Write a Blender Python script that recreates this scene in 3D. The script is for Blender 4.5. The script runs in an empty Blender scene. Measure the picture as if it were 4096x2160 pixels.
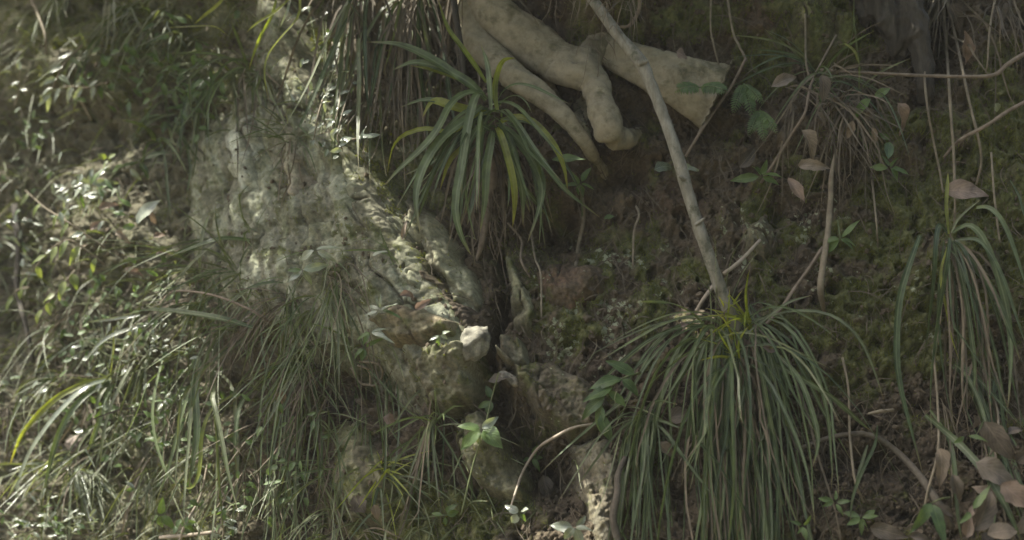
import bpy, bmesh, math, random
import numpy as np
from mathutils import Vector, Matrix
random.seed(7); rng = np.random.default_rng(11)
scn = bpy.context.scene
R = math.radians

# ------------------------------------------------------------------ camera, sky, sun, exposure
CAM = np.array([0.0, -2.8, 0.0]); FW = 0.72            # frame width per metre of depth (50 mm on 36 mm)
cd = bpy.data.cameras.new('camera'); cam = bpy.data.objects.new('camera', cd); scn.collection.objects.link(cam)
cam.location = CAM; cam.rotation_euler = (R(90), 0, 0)
cd.lens = 50; cd.sensor_width = 36; cd.clip_start = 0.05; cd.clip_end = 500
cd.dof.use_dof = True; cd.dof.focus_distance = 2.72; cd.dof.aperture_fstop = 1.6
scn.camera = cam
SUN = np.array([-0.52, 0.06, 0.85]); SUN /= np.linalg.norm(SUN)     # direction towards the sun
world = bpy.data.worlds.new('World'); scn.world = world; world.use_nodes = True
nt = world.node_tree; bg = nt.nodes['Background']
sky = nt.nodes.new('ShaderNodeTexSky'); sky.sky_type = 'NISHITA'; sky.sun_disc = False
sky.sun_elevation = math.asin(SUN[2]); sky.sun_rotation = math.atan2(SUN[0], SUN[1])
sky.dust_density = 6.0; sky.air_density = 1.0; sky.ozone_density = 0.6
nt.links.new(sky.outputs[0], bg.inputs[0]); bg.inputs[1].default_value = 0.15
sd = bpy.data.lights.new('sun', 'SUN'); sd.energy = 5.0; sd.angle = R(0.5); sd.color = (1.0, 0.96, 0.88)
so = bpy.data.objects.new('sun', sd); scn.collection.objects.link(so)
so.rotation_euler = Vector(-SUN).to_track_quat('-Z', 'Y').to_euler(); so.location = (-3, 0, 6)
scn.view_settings.view_transform = 'Standard'; scn.view_settings.look = 'None'
scn.view_settings.gamma = 1.0; scn.view_settings.use_curve_mapping = False
scn.view_settings.exposure = 1.42
scn.view_settings.use_white_balance = True
scn.view_settings.white_balance_temperature = 6650; scn.view_settings.white_balance_tint = 10
scn.cycles.max_bounces = 6; scn.cycles.transparent_max_bounces = 8

# ------------------------------------------------------------------ noise
_perm = rng.permutation(4096); _ang = rng.random(4096) * 2 * np.pi
_gx, _gy = np.cos(_ang), np.sin(_ang)
def pn(x, y, s=0):
    x = np.asarray(x, float); y = np.asarray(y, float)
    ix = np.floor(x).astype(np.int64); iy = np.floor(y).astype(np.int64)
    fx = x - ix; fy = y - iy
    u = fx*fx*fx*(fx*(fx*6-15)+10); v = fy*fy*fy*(fy*(fy*6-15)+10)
    def g(a, b):
        h = _perm[(_perm[(ix + a + s*131) & 4095] + iy + b) & 4095]
        return _gx[h]*(fx-a) + _gy[h]*(fy-b)
    a = g(0,0); b = g(1,0); c = g(0,1); d = g(1,1)
    return ((a+(b-a)*u) + ((c+(d-c)*u) - (a+(b-a)*u))*v) * 1.5
def fbm(x, y, wl, oct=4, s=0, gain=0.5):
    r = 0; a = 1.0
    for i in range(oct):
        r = r + a*pn(x/wl, y/wl, s+i*7); wl = wl*0.5; a *= gain
    return r
def ridged(x, y, wl, oct=3, s=0):
    r = 0; a = 1.0
    for i in range(oct):
        r = r + a*(1-2*np.abs(pn(x/wl, y/wl, s+i*5))); wl *= 0.5; a *= 0.5
    return r
_cx = rng.random(4096); _cy = rng.random(4096)
def worley(x, y, wl, s=0):
    x = np.asarray(x, float)/wl; y = np.asarray(y, float)/wl
    ix = np.floor(x).astype(np.int64); iy = np.floor(y).astype(np.int64)
    m1 = np.full(x.shape, 9.0); m2 = np.full(x.shape, 9.0)
    for a in (-1,0,1):
        for b in (-1,0,1):
            h = _perm[(_perm[(ix+a+s*97) & 4095] + iy + b) & 4095]
            d = np.hypot(ix+a+_cx[h]-x, iy+b+_cy[h]-y)
            m2 = np.minimum(m2, np.maximum(m1, d)); m1 = np.minimum(m1, d)
    return m1, m2
def sst(a, b, x):
    t = np.clip((x-a)/(b-a), 0, 1); return t*t*(3-2*t)
def seg_dist(x, y, P, closed=False):
    """distance to polyline, and t along it"""
    P = np.array(P, float); n = len(P)
    best = np.full(np.shape(x), 1e9); tt = np.zeros(np.shape(x)); sg = np.zeros(np.shape(x))
    for i in range(n if closed else n-1):
        a = P[i]; b = P[(i+1) % n]; d = b-a; L = (d*d).sum()
        t = np.clip(((x-a[0])*d[0]+(y-a[1])*d[1])/L, 0, 1)
        ex = x-a[0]-t*d[0]; ey = y-a[1]-t*d[1]; dd = np.hypot(ex, ey)
        m = dd < best; best = np.where(m, dd, best); tt = np.where(m, i+t, tt)
        sg = np.where(m, np.sign(d[0]*ey-d[1]*ex), sg)
    return best, tt, sg
def inside(x, y, P):
    P = np.array(P, float); r = np.zeros(np.shape(x), bool); n = len(P)
    for i in range(n):
        a = P[i]; b = P[(i+1) % n]
        if a[1] == b[1]: continue
        c = ((a[1] > y) != (b[1] > y)) & (x < (b[0]-a[0])*(y-a[1])/(b[1]-a[1])+a[0]); r ^= c
    return r
def sdf(x, y, P):        # positive inside
    d, _, _ = seg_dist(x, y, P, True); return np.where(inside(x, y, P), d, -d)
def blob(x, y, cx, cy, rx, ry, rot=0):
    c, s = math.cos(R(rot)), math.sin(R(rot)); dx = x-cx; dy = y-cy
    return np.exp(-(((dx*c+dy*s)/rx)**2 + ((-dx*s+dy*c)/ry)**2))

# ------------------------------------------------------------------ the bank as a surface over (px, py), a chart laid on it
K = FW/4096*2.8
def baseD(px, py):
    left = (1700-px)/1750; left = np.clip(.16*np.logaddexp(0, left/.16), 0, 3)
    D = 2.8 + 0.36*(1080-py)*K + 0.62*(left - 0.5*sst(1.2, 3, left)*(left-1.2).clip(0)) - 0.05*np.clip((px-2600)/1500, 0, 2)
    top = np.clip((-300-py)/1000, 0, 4); D = D + 1.1*top**1.6
    return D
def basep(px, py):
    px = np.asarray(px, float); py = np.asarray(py, float); D = baseD(px, py)
    return np.stack([(px-2048)/4096*FW*D, -2.8+D, (1080-py)/4096*FW*D], -1)
def basen(px, py):
    e = 8.0
    a = basep(px+e, py)-basep(px-e, py); b = basep(px, py-e)-basep(px, py+e)
    n = np.cross(a, b); return n/np.linalg.norm(n, axis=-1, keepdims=True)
RIDGE = [(1090,-200),(1150,20),(1240,250),(1350,470),(1450,640),(1570,830),(1690,1050),(1790,1230),(1900,1330)]
CREV = [(1985,1000),(2025,1150),(2000,1290),(1985,1400),(1955,1530),(2010,1640),(2070,1740),(2130,1850)]
def disp_large(x, y):
    d = 0.024*fbm(x, y, 620, 3, 1) + 0.010*fbm(x, y, 170, 2, 9)
    r, t, s = seg_dist(x, y, RIDGE)
    d = d + np.where(s > 0, 0.075*np.exp(-(r/420)**2), 0.075*np.exp(-(r/85)**2))*sst(2000, 1300, y)
    r, t, s = seg_dist(x, y, CREV)
    d = d - 0.10*np.exp(-(r/ (22+13*np.clip(t-3,0,4)))**2)
    r, _, _ = seg_dist(x, y, [(1780,1130),(1950,1290),(2090,1255)]); d = d - 0.03*np.exp(-(r/18)**2)
    d = d - 0.10*blob(x, y, 2230, 900, 190, 120) - 0.05*blob(x, y, 2040, 660, 120, 140)
    d = d - 0.10*blob(x, y, 2200, 330, 60, 160, -40) - 0.05*blob(x, y, 2600, 470, 170, 70, 20)
    d = d - 0.07*blob(x, y, 2460, 690, 130, 60) - 0.05*blob(x, y, 2790, 480, 70, 50, 30)
    d = d + 0.15*blob(x, y, 2420, 50, 115, 125) + 0.15*blob(x, y, 2270, 30, 130, 85) + 0.05*blob(x, y, 2250, 0, 420, 80) + 0.05*blob(x, y, 2950, 60, 420, 140)
    d = d - 0.16*blob(x, y, 3750, 110, 70, 190) + 0.06*blob(x, y, 3300, 560, 260, 170)
    d = d + 0.045*blob(x, y, 2930, 1500, 260, 220) + 0.035*blob(x, y, 3830, 1010, 150, 160)
    d = d - 0.06*blob(x, y, 3110, 870, 40, 90, 15) - 0.05*blob(x, y, 3330, 1165, 26, 22)
    d = d + 0.07*blob(x, y, 1150, 1250, 420, 230) - 0.08*blob(x, y, 1500, 1540, 110, 90)
    d = d + 0.04*blob(x, y, 4000, 2000, 300, 260) - 0.06*blob(x, y, 3500, 1840, 160, 60)
    d = d - 0.06*blob(x, y, 330, 560, 220, 120) + 0.06*blob(x, y, 300, 250, 380, 130) + 0.05*blob(x, y, 430, 960, 260, 120)
    d = d - 0.07*blob(x, y, 90, 950, 120, 300) - 0.04*blob(x, y, 560, 1950, 140, 110)
    d = d - 0.09*blob(x, y, 2210, 1890, 110, 110)
    return d
def axis(a, b, step, lo, hi, n):
    m = np.arange(a, b+step, step)
    g = np.linspace(0, 1, n+1)[1:]**1.8
    return np.concatenate([(a-(a-lo)*g)[::-1], m, m[-1]+(hi-m[-1])*g])
AX = axis(-160, 4260, 5, -3600, 7400, 46); AY = axis(-160, 2320, 5, -2400, 5200, 40)
GX, GY = np.meshgrid(AX, AY)
DL = disp_large(GX, GY)
def lookup(A, px, py):
    fx = np.interp(px, AX, np.arange(len(AX))); fy = np.interp(py, AY, np.arange(len(AY)))
    ix = np.clip(fx.astype(int), 0, len(AX)-2); iy = np.clip(fy.astype(int), 0, len(AY)-2); fx = fx-ix; fy = fy-iy
    if A.ndim == 3: fx = fx[..., None]; fy = fy[..., None]
    return (A[iy,ix]*(1-fx)+A[iy,ix+1]*fx)*(1-fy)+(A[iy+1,ix]*(1-fx)+A[iy+1,ix+1]*fx)*fy
def proj(p):
    D = p[...,1]+2.8; return p[...,0]/D/FW*4096+2048, 1080-p[...,2]/D/FW*4096
SURF = basep(GX, GY) + basen(GX, GY)*DL[..., None]
OUT = np.array([-.06, -.97, .22]); OUT /= np.linalg.norm(OUT)
def P(px, py, off=0.0, flat=None):
    """point seen at (px,py), lying off metres in front of the smooth bank"""
    px = np.asarray(px, float); py = np.asarray(py, float); off = np.asarray(off, float)
    qx, qy = px.copy(), py.copy()
    for _ in range(9):
        p = basep(qx, qy)+basen(qx, qy)*np.asarray(lookup(DL, qx, qy) if flat is None else flat)[..., None]+OUT*off[..., None]
        ux, uy = proj(p); qx = qx+.85*(px-ux); qy = qy+.85*(py-uy)
    return p
def surf_y(p):
    px, py = proj(p); return lookup(SURF[..., 1], px, py)

# ------------------------------------------------------------------ material helpers
def mat(name):
    m = bpy.data.materials.new(name); m.use_nodes = True; n = m.node_tree.nodes; n.clear()
    return m, n, m.node_tree.links
def N(n, t, **k):
    o = n.new(t)
    for a, b in k.items():
        if a.startswith('i_'): o.inputs[a[2:].replace('_', ' ')].default_value = b
        else: setattr(o, a, b)
    return o
def ramp(n, cols, interp='LINEAR'):
    r = n.new('ShaderNodeValToRGB'); r.color_ramp.interpolation = interp; e = r.color_ramp.elements
    while len(e) < len(cols): e.new(0.5)
    for el, (p, c) in zip(e, cols): el.position = p; el.color = (*c, 1)
    return r
def out(n, l, sh):
    o = n.new('ShaderNodeOutputMaterial'); l.new(sh, o.inputs['Surface'])
def ground_mat(name, bump=0.5, lichen=True):
    m, n, l = mat(name)
    at = N(n, 'ShaderNodeAttribute', attribute_name='albedo'); co = N(n, 'ShaderNodeTexCoord')
    b = N(n, 'ShaderNodeBsdfPrincipled'); b.inputs['Roughness'].default_value = 0.85; b.inputs['Specular IOR Level'].default_value = 0.25
    n1 = N(n, 'ShaderNodeTexNoise', i_Scale=130.0, i_Detail=8.0, i_Roughness=0.72); l.new(co.outputs['Object'], n1.inputs['Vector'])
    r1 = ramp(n, [(0.25, (0.42,0.40,0.38)), (0.5, (1,1,1)), (0.78, (1.75,1.7,1.6))]); l.new(n1.outputs['Fac'], r1.inputs[0])
    mx = N(n, 'ShaderNodeMix', data_type='RGBA', blend_type='MULTIPLY'); mx.inputs[0].default_value = 1
    l.new(at.outputs['Color'], mx.inputs[6]); l.new(r1.outputs[0], mx.inputs[7]); col = mx.outputs[2]
    if lichen:
        al = N(n, 'ShaderNodeAttribute', attribute_name='lichen')
        nz = N(n, 'ShaderNodeTexNoise', i_Scale=60.0, i_Detail=5.0); l.new(co.outputs['Object'], nz.inputs['Vector'])
        va = N(n, 'ShaderNodeVectorMath', operation='MULTIPLY_ADD'); l.new(nz.outputs['Color'], va.inputs[0]); va.inputs[1].default_value = (.03,.03,.03); l.new(co.outputs['Object'], va.inputs[2])
        vo = N(n, 'ShaderNodeTexVoronoi', i_Scale=58.0); l.new(va.outputs[0], vo.inputs['Vector'])
        th = N(n, 'ShaderNodeMath', operation='MULTIPLY'); l.new(al.outputs['Fac'], th.inputs[0]); th.inputs[1].default_value = 0.42
        ls = N(n, 'ShaderNodeMath', operation='SUBTRACT'); l.new(th.outputs[0], ls.inputs[0]); l.new(vo.outputs['Distance'], ls.inputs[1])
        sm = N(n, 'ShaderNodeMapRange'); sm.inputs[1].default_value = 0; sm.inputs[2].default_value = 0.07; l.new(ls.outputs[0], sm.inputs[0])
        m2 = N(n, 'ShaderNodeMix', data_type='RGBA'); l.new(sm.outputs[0], m2.inputs[0]); l.new(col, m2.inputs[6]); m2.inputs[7].default_value = (.25,.27,.175,1); col = m2.outputs[2]
    l.new(col, b.inputs['Base Color'])
    bp = N(n, 'ShaderNodeBump', i_Strength=bump, i_Distance=0.006); n2 = N(n, 'ShaderNodeTexNoise', i_Scale=210.0, i_Detail=8.0, i_Roughness=0.75)
    l.new(co.outputs['Object'], n2.inputs['Vector']); l.new(n2.outputs['Fac'], bp.inputs['Height']); l.new(bp.outputs[0], b.inputs['Normal'])
    out(n, l, b.outputs[0]); return m
def leaf_mat(name, c1, c2, trans=0.35, rough=0.42, stripe=None, veins=True, tcol=None, spec=0.5, blotch=0.0):
    m, n, l = mat(name)
    oi = N(n, 'ShaderNodeObjectInfo'); r = ramp(n, [(0, c1), (1, c2)]); l.new(oi.outputs['Random'], r.inputs[0]); col = r.outputs[0]
    at = N(n, 'ShaderNodeAttribute', attribute_name='buv'); sx = N(n, 'ShaderNodeSeparateXYZ'); l.new(at.outputs['Vector'], sx.inputs[0])
    co = N(n, 'ShaderNodeTexCoord')
    nz = N(n, 'ShaderNodeTexNoise', i_Scale=45.0, i_Detail=5.0); l.new(co.outputs['Object'], nz.inputs['Vector'])
    rn = ramp(n, [(0.3, (0.62,0.62,0.60)), (0.7, (1.3,1.28,1.2))]); l.new(nz.outputs['Fac'], rn.inputs[0])
    mm = N(n, 'ShaderNodeMix', data_type='RGBA', blend_type='MULTIPLY'); mm.inputs[0].default_value = 1; l.new(col, mm.inputs[6]); l.new(rn.outputs[0], mm.inputs[7]); col = mm.outputs[2]
    hgt = None
    if stripe:      # parallel veins and a pale midline
        w = N(n, 'ShaderNodeMath', operation='MULTIPLY'); l.new(sx.outputs[0], w.inputs[0]); w.inputs[1].default_value = 50
        s = N(n, 'ShaderNodeMath', operation='SINE'); l.new(w.outputs[0], s.inputs[0]); hgt = s.outputs[0]
        d = N(n, 'ShaderNodeMath', operation='SUBTRACT'); l.new(sx.outputs[0], d.inputs[0]); d.inputs[1].default_value = .5
        a = N(n, 'ShaderNodeMath', operation='ABSOLUTE'); l.new(d.outputs[0], a.inputs[0])
        mr = N(n, 'ShaderNodeMapRange'); mr.inputs[1].default_value = .14; mr.inputs[2].default_value = .03; l.new(a.outputs[0], mr.inputs[0])
        mf = N(n, 'ShaderNodeMath', operation='MULTIPLY'); l.new(mr.outputs[0], mf.inputs[0]); mf.inputs[1].default_value = .42
        m3 = N(n, 'ShaderNodeMix', data_type='RGBA'); l.new(mf.outputs[0], m3.inputs[0]); l.new(col, m3.inputs[6]); m3.inputs[7].default_value = (*stripe, 1); col = m3.outputs[2]
        # dry tip
        mt = N(n, 'ShaderNodeMapRange'); mt.inputs[1].default_value = .88; mt.inputs[2].default_value = 1.0; l.new(sx.outputs[1], mt.inputs[0])
        m4 = N(n, 'ShaderNodeMix', data_type='RGBA'); l.new(mt.outputs[0], m4.inputs[0]); l.new(col, m4.inputs[6]); m4.inputs[7].default_value = (.16,.13,.06,1); col = m4.outputs[2]
    elif veins:
        d = N(n, 'ShaderNodeMath', operation='SUBTRACT'); l.new(sx.outputs[0], d.inputs[0]); d.inputs[1].default_value = .5
        a = N(n, 'ShaderNodeMath', operation='ABSOLUTE'); l.new(d.outputs[0], a.inputs[0])
        q = N(n, 'ShaderNodeMath', operation='MULTIPLY_ADD'); l.new(a.outputs[0], q.inputs[0]); q.inputs[1].default_value = -.9; l.new(sx.outputs[1], q.inputs[2])
        w = N(n, 'ShaderNodeMath', operation='MULTIPLY'); l.new(q.outputs[0], w.inputs[0]); w.inputs[1].default_value = 46
        s = N(n, 'ShaderNodeMath', operation='SINE'); l.new(w.outputs[0], s.inputs[0]); hgt = s.outputs[0]
        mr = N(n, 'ShaderNodeMapRange'); mr.inputs[1].default_value = .045; mr.inputs[2].default_value = .01; l.new(a.outputs[0], mr.inputs[0])
        sv = N(n, 'ShaderNodeMapRange'); sv.inputs[1].default_value = .9; sv.inputs[2].default_value = 1.0; l.new(s.outputs[0], sv.inputs[0])
        mxx = N(n, 'ShaderNodeMath', operation='MAXIMUM'); l.new(mr.outputs[0], mxx.inputs[0]); l.new(sv.outputs[0], mxx.inputs[1])
        mf = N(n, 'ShaderNodeMath', operation='MULTIPLY'); l.new(mxx.outputs[0], mf.inputs[0]); mf.inputs[1].default_value = .35
        m3 = N(n, 'ShaderNodeMix', data_type='RGBA'); l.new(mf.outputs[0], m3.inputs[0]); l.new(col, m3.inputs[6]); m3.inputs[7].default_value = (c2[0]*1.7, c2[1]*1.6, c2[2]*1.6, 1); col = m3.outputs[2]
    if blotch:
        nb = N(n, 'ShaderNodeTexNoise', i_Scale=28.0, i_Detail=6.0, i_Roughness=.7); l.new(co.outputs['Object'], nb.inputs['Vector'])
        rb = ramp(n, [(.55, (0,0,0)), (.68, (1,1,1))]); l.new(nb.outputs['Fac'], rb.inputs[0])
        fb = N(n, 'ShaderNodeMath', operation='MULTIPLY'); l.new(rb.outputs[0], fb.inputs[0]); fb.inputs[1].default_value = blotch
        m5 = N(n, 'ShaderNodeMix', data_type='RGBA'); l.new(fb.outputs[0], m5.inputs[0]); l.new(col, m5.inputs[6]); m5.inputs[7].default_value = (.05,.038,.028,1); col = m5.outputs[2]
    b = N(n, 'ShaderNodeBsdfPrincipled'); b.inputs['Roughness'].default_value = rough; b.inputs['Specular IOR Level'].default_value = spec
    l.new(col, b.inputs['Base Color'])
    if hgt:
        bp = N(n, 'ShaderNodeBump', i_Strength=.25, i_Distance=0.0008); l.new(hgt, bp.inputs['Height']); l.new(bp.outputs[0], b.inputs['Normal'])
    t = N(n, 'ShaderNodeBsdfTranslucent')
    tm = N(n, 'ShaderNodeMix', data_type='RGBA', blend_type='MULTIPLY'); tm.inputs[0].default_value = 1; l.new(col, tm.inputs[6]); tm.inputs[7].default_value = (*(tcol or (2.6,2.6,1.0)), 1); l.new(tm.outputs[2], t.inputs[0])
    ms = N(n, 'ShaderNodeMixShader'); ms.inputs[0].default_value = trans; l.new(b.outputs[0], ms.inputs[1]); l.new(t.outputs[0], ms.inputs[2])
    out(n, l, ms.outputs[0]); return m
def bark_mat(name, c1, c2, c3, scale=(60,60,14), bump=.5, rough=.8, spots=None, nscale=1.0):
    m, n, l = mat(name); co = N(n, 'ShaderNodeTexCoord'); mp = N(n, 'ShaderNodeMapping'); mp.inputs['Scale'].default_value = scale; l.new(co.outputs['Object'], mp.inputs[0])
    n1 = N(n, 'ShaderNodeTexNoise', i_Scale=nscale, i_Detail=8.0, i_Roughness=.68); l.new(mp.outputs[0], n1.inputs['Vector'])
    r = ramp(n, [(.28, c1), (.5, c2), (.74, c3)]); l.new(n1.outputs['Fac'], r.inputs[0]); col = r.outputs[0]
    if spots:
        n2 = N(n, 'ShaderNodeTexNoise', i_Scale=spots[1], i_Detail=7.0, i_Roughness=.7); l.new(co.outputs['Object'], n2.inputs['Vector'])
        r2 = ramp(n, [(spots[2], (0,0,0)), (spots[2]+.1, (1,1,1))]); l.new(n2.outputs['Fac'], r2.inputs[0])
        mx = N(n, 'ShaderNodeMix', data_type='RGBA'); l.new(r2.outputs[0], mx.inputs[0]); l.new(col, mx.inputs[6]); mx.inputs[7].default_value = (*spots[0], 1); col = mx.outputs[2]
    b = N(n, 'ShaderNodeBsdfPrincipled'); b.inputs['Roughness'].default_value = rough; b.inputs['Specular IOR Level'].default_value = .3; l.new(col, b.inputs['Base Color'])
    bp = N(n, 'ShaderNodeBump', i_Strength=bump, i_Distance=.003); l.new(n1.outputs['Fac'], bp.inputs['Height']); l.new(bp.outputs[0], b.inputs['Normal'])
    out(n, l, b.outputs[0]); return m
M = {}
M['ground'] = ground_mat('bank_soil', .6); M['rock'] = ground_mat('weathered_rock', .45)
M['blade'] = leaf_mat('sedge_blade', (.052,.08,.033), (.098,.13,.055), .26, .42, stripe=(.22,.26,.16), spec=.4)
M['blade_dark'] = leaf_mat('dark_sedge_blade', (.036,.057,.024), (.072,.10,.042), .24, .40, stripe=(.17,.21,.13), spec=.4)
M['blade_yellow'] = leaf_mat('yellow_green_blade', (.13,.17,.03), (.20,.22,.05), .5, .4, stripe=(.26,.28,.10), tcol=(2.6,2.6,.8))
M['blade_far'] = leaf_mat('fine_grass_blade', (.062,.082,.038), (.115,.135,.066), .22, .44, stripe=(.20,.23,.13))
M['blade_dry'] = leaf_mat('dry_grass_blade', (.085,.072,.052), (.17,.145,.105), .2, .65, stripe=(.16,.138,.10), tcol=(1.4,1.3,1.1), spec=.25)
M['leaf'] = leaf_mat('green_leaf', (.055,.095,.035), (.10,.155,.055), .32, .40)
M['leaf_bright'] = leaf_mat('fresh_green_leaf', (.07,.115,.042), (.105,.16,.058), .38, .42)
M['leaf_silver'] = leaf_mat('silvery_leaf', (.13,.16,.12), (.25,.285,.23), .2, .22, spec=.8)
M['leaf_backlit'] = leaf_mat('thin_yellow_green_leaf', (.12,.165,.05), (.19,.23,.09), .45, .38)
M['dead_tan'] = leaf_mat('dead_tan_leaf', (.15,.125,.092), (.23,.19,.145), .2, .6, tcol=(1.4,1.2,1.0), spec=.3, blotch=.6)
M['dead_pink'] = leaf_mat('dead_pinkish_leaf', (.165,.13,.105), (.235,.185,.15), .2, .62, tcol=(1.4,1.2,1.1), spec=.3, blotch=.5)
M['dead_grey'] = leaf_mat('dead_grey_brown_leaf', (.085,.072,.056), (.15,.13,.105), .15, .66, tcol=(1.3,1.2,1.1), spec=.3, blotch=.5)
M['pole'] = bark_mat('grey_sapling_bark', (.075,.07,.05), (.165,.158,.12), (.27,.26,.215), (70,70,24), 1.0, .82, spots=((.07,.072,.045), 24, .55))
M['root'] = bark_mat('pale_root_bark', (.125,.11,.07), (.222,.197,.13), (.285,.255,.175), (48,48,48), .9, .85, spots=((.105,.096,.055), 14, .53))
M['twig'] = bark_mat('brown_twig_bark', (.09,.07,.05), (.16,.13,.095), (.24,.2,.15), (60,60,60), .4)
M['twig_pale'] = bark_mat('pale_twig_bark', (.18,.15,.11), (.28,.24,.18), (.36,.32,.26), (60,60,60), .4)
M['dark_twig'] = bark_mat('dark_damp_bark', (.045,.038,.027), (.082,.071,.052), (.125,.11,.085), (60,60,60), .5)
M['vine'] = bark_mat('dull_vine_bark', (.10,.085,.06), (.17,.145,.10), (.24,.21,.15), (50,50,50), .4)
M['trunk'] = bark_mat('dark_trunk_bark', (.016,.014,.010), (.043,.038,.028), (.08,.072,.055), (44,44,10), 1.0, spots=((.09,.10,.045), 14, .62))
M['stem'] = bark_mat('green_stem', (.07,.09,.035), (.11,.13,.055), (.15,.16,.08), (50,50,50), .2, .6)
M['moss'] = leaf_mat('moss_tips', (.06,.075,.018), (.12,.13,.035), .3, .6, veins=False, spec=.2)
M['crumb'] = bark_mat('soil_crumbs', (.045,.036,.024), (.088,.070,.046), (.145,.122,.085), (90,90,90), .6, .9)

# ------------------------------------------------------------------ object helpers
COL = scn.collection
def tag(o, label=None, cat=None, group=None, kind=None):
    if label: o['label'] = label
    if cat: o['category'] = cat
    if group: o['group'] = group
    if kind: o['kind'] = kind
    return o
def thing(name, loc, label, cat, group=None):
    o = bpy.data.objects.new(name, None); o.empty_display_size = .02; COL.objects.link(o); o.location = tuple(loc)
    return tag(o, label, cat, group)
def mesh_obj(name, V, F, m, parent=None, smooth=True, attrs=None, origin=None):
    V = np.asarray(V, float); org = np.zeros(3)
    if parent is not None:
        org = np.array(parent.location) if parent.parent is None else np.array(parent.parent.location)
    elif origin is not None: org = np.asarray(origin, float)
    me = bpy.data.meshes.new(name); V = V-org
    if isinstance(F, np.ndarray) and F.ndim == 2:
        nf, k = F.shape; me.vertices.add(len(V)); me.vertices.foreach_set('co', V.astype(np.float32).ravel())
        me.loops.add(nf*k); me.loops.foreach_set('vertex_index', F.astype(np.int32).ravel())
        me.polygons.add(nf); me.polygons.foreach_set('loop_start', np.arange(0, nf*k, k, dtype=np.int32))
        me.update(calc_edges=True)
    else:
        me.from_pydata([tuple(v) for v in V], [], F)
    me.polygons.foreach_set('use_smooth', np.full(len(me.polygons), smooth))
    for k, a in (attrs or {}).items():
        a = np.asarray(a, np.float32)
        if a.ndim == 1: at = me.attributes.new(k, 'FLOAT', 'POINT'); at.data.foreach_set('value', a)
        elif a.shape[1] == 3 and k != 'albedo': at = me.attributes.new(k, 'FLOAT_VECTOR', 'POINT'); at.data.foreach_set('vector', a.ravel())
        else:
            at = me.attributes.new(k, 'FLOAT_COLOR', 'POINT'); at.data.foreach_set('color', np.c_[a[:, :3], np.ones(len(a))].astype(np.float32).ravel())
    me.materials.append(m); me.update()
    o = bpy.data.objects.new(name, me); COL.objects.link(o)
    if parent is not None: o.parent = parent
    elif origin is not None: o.location = tuple(org)
    return o
def grid_faces(nr, nc, closed=False):
    i = np.arange(nr-1)[:, None]; j = np.arange(nc if closed else nc-1)[None]; j2 = (j+1) % nc
    return np.stack(np.broadcast_arrays(i*nc+j, i*nc+j2, (i+1)*nc+j2, (i+1)*nc+j), -1).reshape(-1, 4)
def cat_rom(C, n):
    C = np.asarray(C, float); C = np.vstack([2*C[0]-C[1], C, 2*C[-1]-C[-2]]); o = []
    segs = len(C)-3
    t = np.linspace(0, segs, n); i = np.clip(t.astype(int), 0, segs-1); f = (t-i)[:, None]
    p0, p1, p2, p3 = C[i], C[i+1], C[i+2], C[i+3]
    return .5*(2*p1+(p2-p0)*f+(2*p0-5*p1+4*p2-p3)*f**2+(3*p1-p0-3*p2+p3)*f**3)
def nrmz(v): return v/np.maximum(np.linalg.norm(v, axis=-1, keepdims=True), 1e-9)
def tube_vf(C, rad, sides=7, n=None, wob=0.0, flat=None):
    """swept tube through world points; rad per point; returns V, F(list)"""
    C = np.asarray(C, float); rad = np.broadcast_to(np.asarray(rad, float), (len(C),))
    n = n or max(6, (len(C)-1)*6)
    pts = cat_rom(C, n); rr = np.interp(np.linspace(0, 1, n), np.linspace(0, 1, len(C)), rad)
    T = nrmz(np.gradient(pts, axis=0)); ref = np.array([0., -1, 0.12])
    A = nrmz(np.cross(T, ref)); B = np.cross(A, T)
    a = np.linspace(0, 2*np.pi, sides, endpoint=False); fl = 1.0 if flat is None else flat
    if wob: rr = rr*(1+wob*np.array([pn(i*.37, 3.1, 2) for i in range(n)]))
    V = pts[:, None]+rr[:, None, None]*(np.cos(a)[None, :, None]*A[:, None]+fl*np.sin(a)[None, :, None]*B[:, None])
    if wob: V = V+(rr[:, None]*wob*.6*pn(a[None]*1.3+np.arange(n)[:, None]*.2, np.arange(n)[:, None]*.31+a[None], 4))[..., None]*(np.cos(a)[None, :, None]*A[:, None]+np.sin(a)[None, :, None]*B[:, None])
    F = [tuple(f) for f in grid_faces(n, sides, True)]
    V = V.reshape(-1, 3); F.append(tuple(range(sides))[::-1]); F.append(tuple((n-1)*sides+k for k in range(sides)))
    return V, F
def pxpts(L):      # [(px,py,off)...] -> world
    L = np.array(L, float); return P(L[:, 0], L[:, 1], L[:, 2])
def tube(name, L, rpx, m, parent=None, sides=7, n=None, wob=.12, **kw):
    C = pxpts(L); V, F = tube_vf(C, np.asarray(rpx, float)*K, sides, n, wob)
    return mesh_obj(name, V, F, m, parent, origin=None if parent else C[0])

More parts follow.
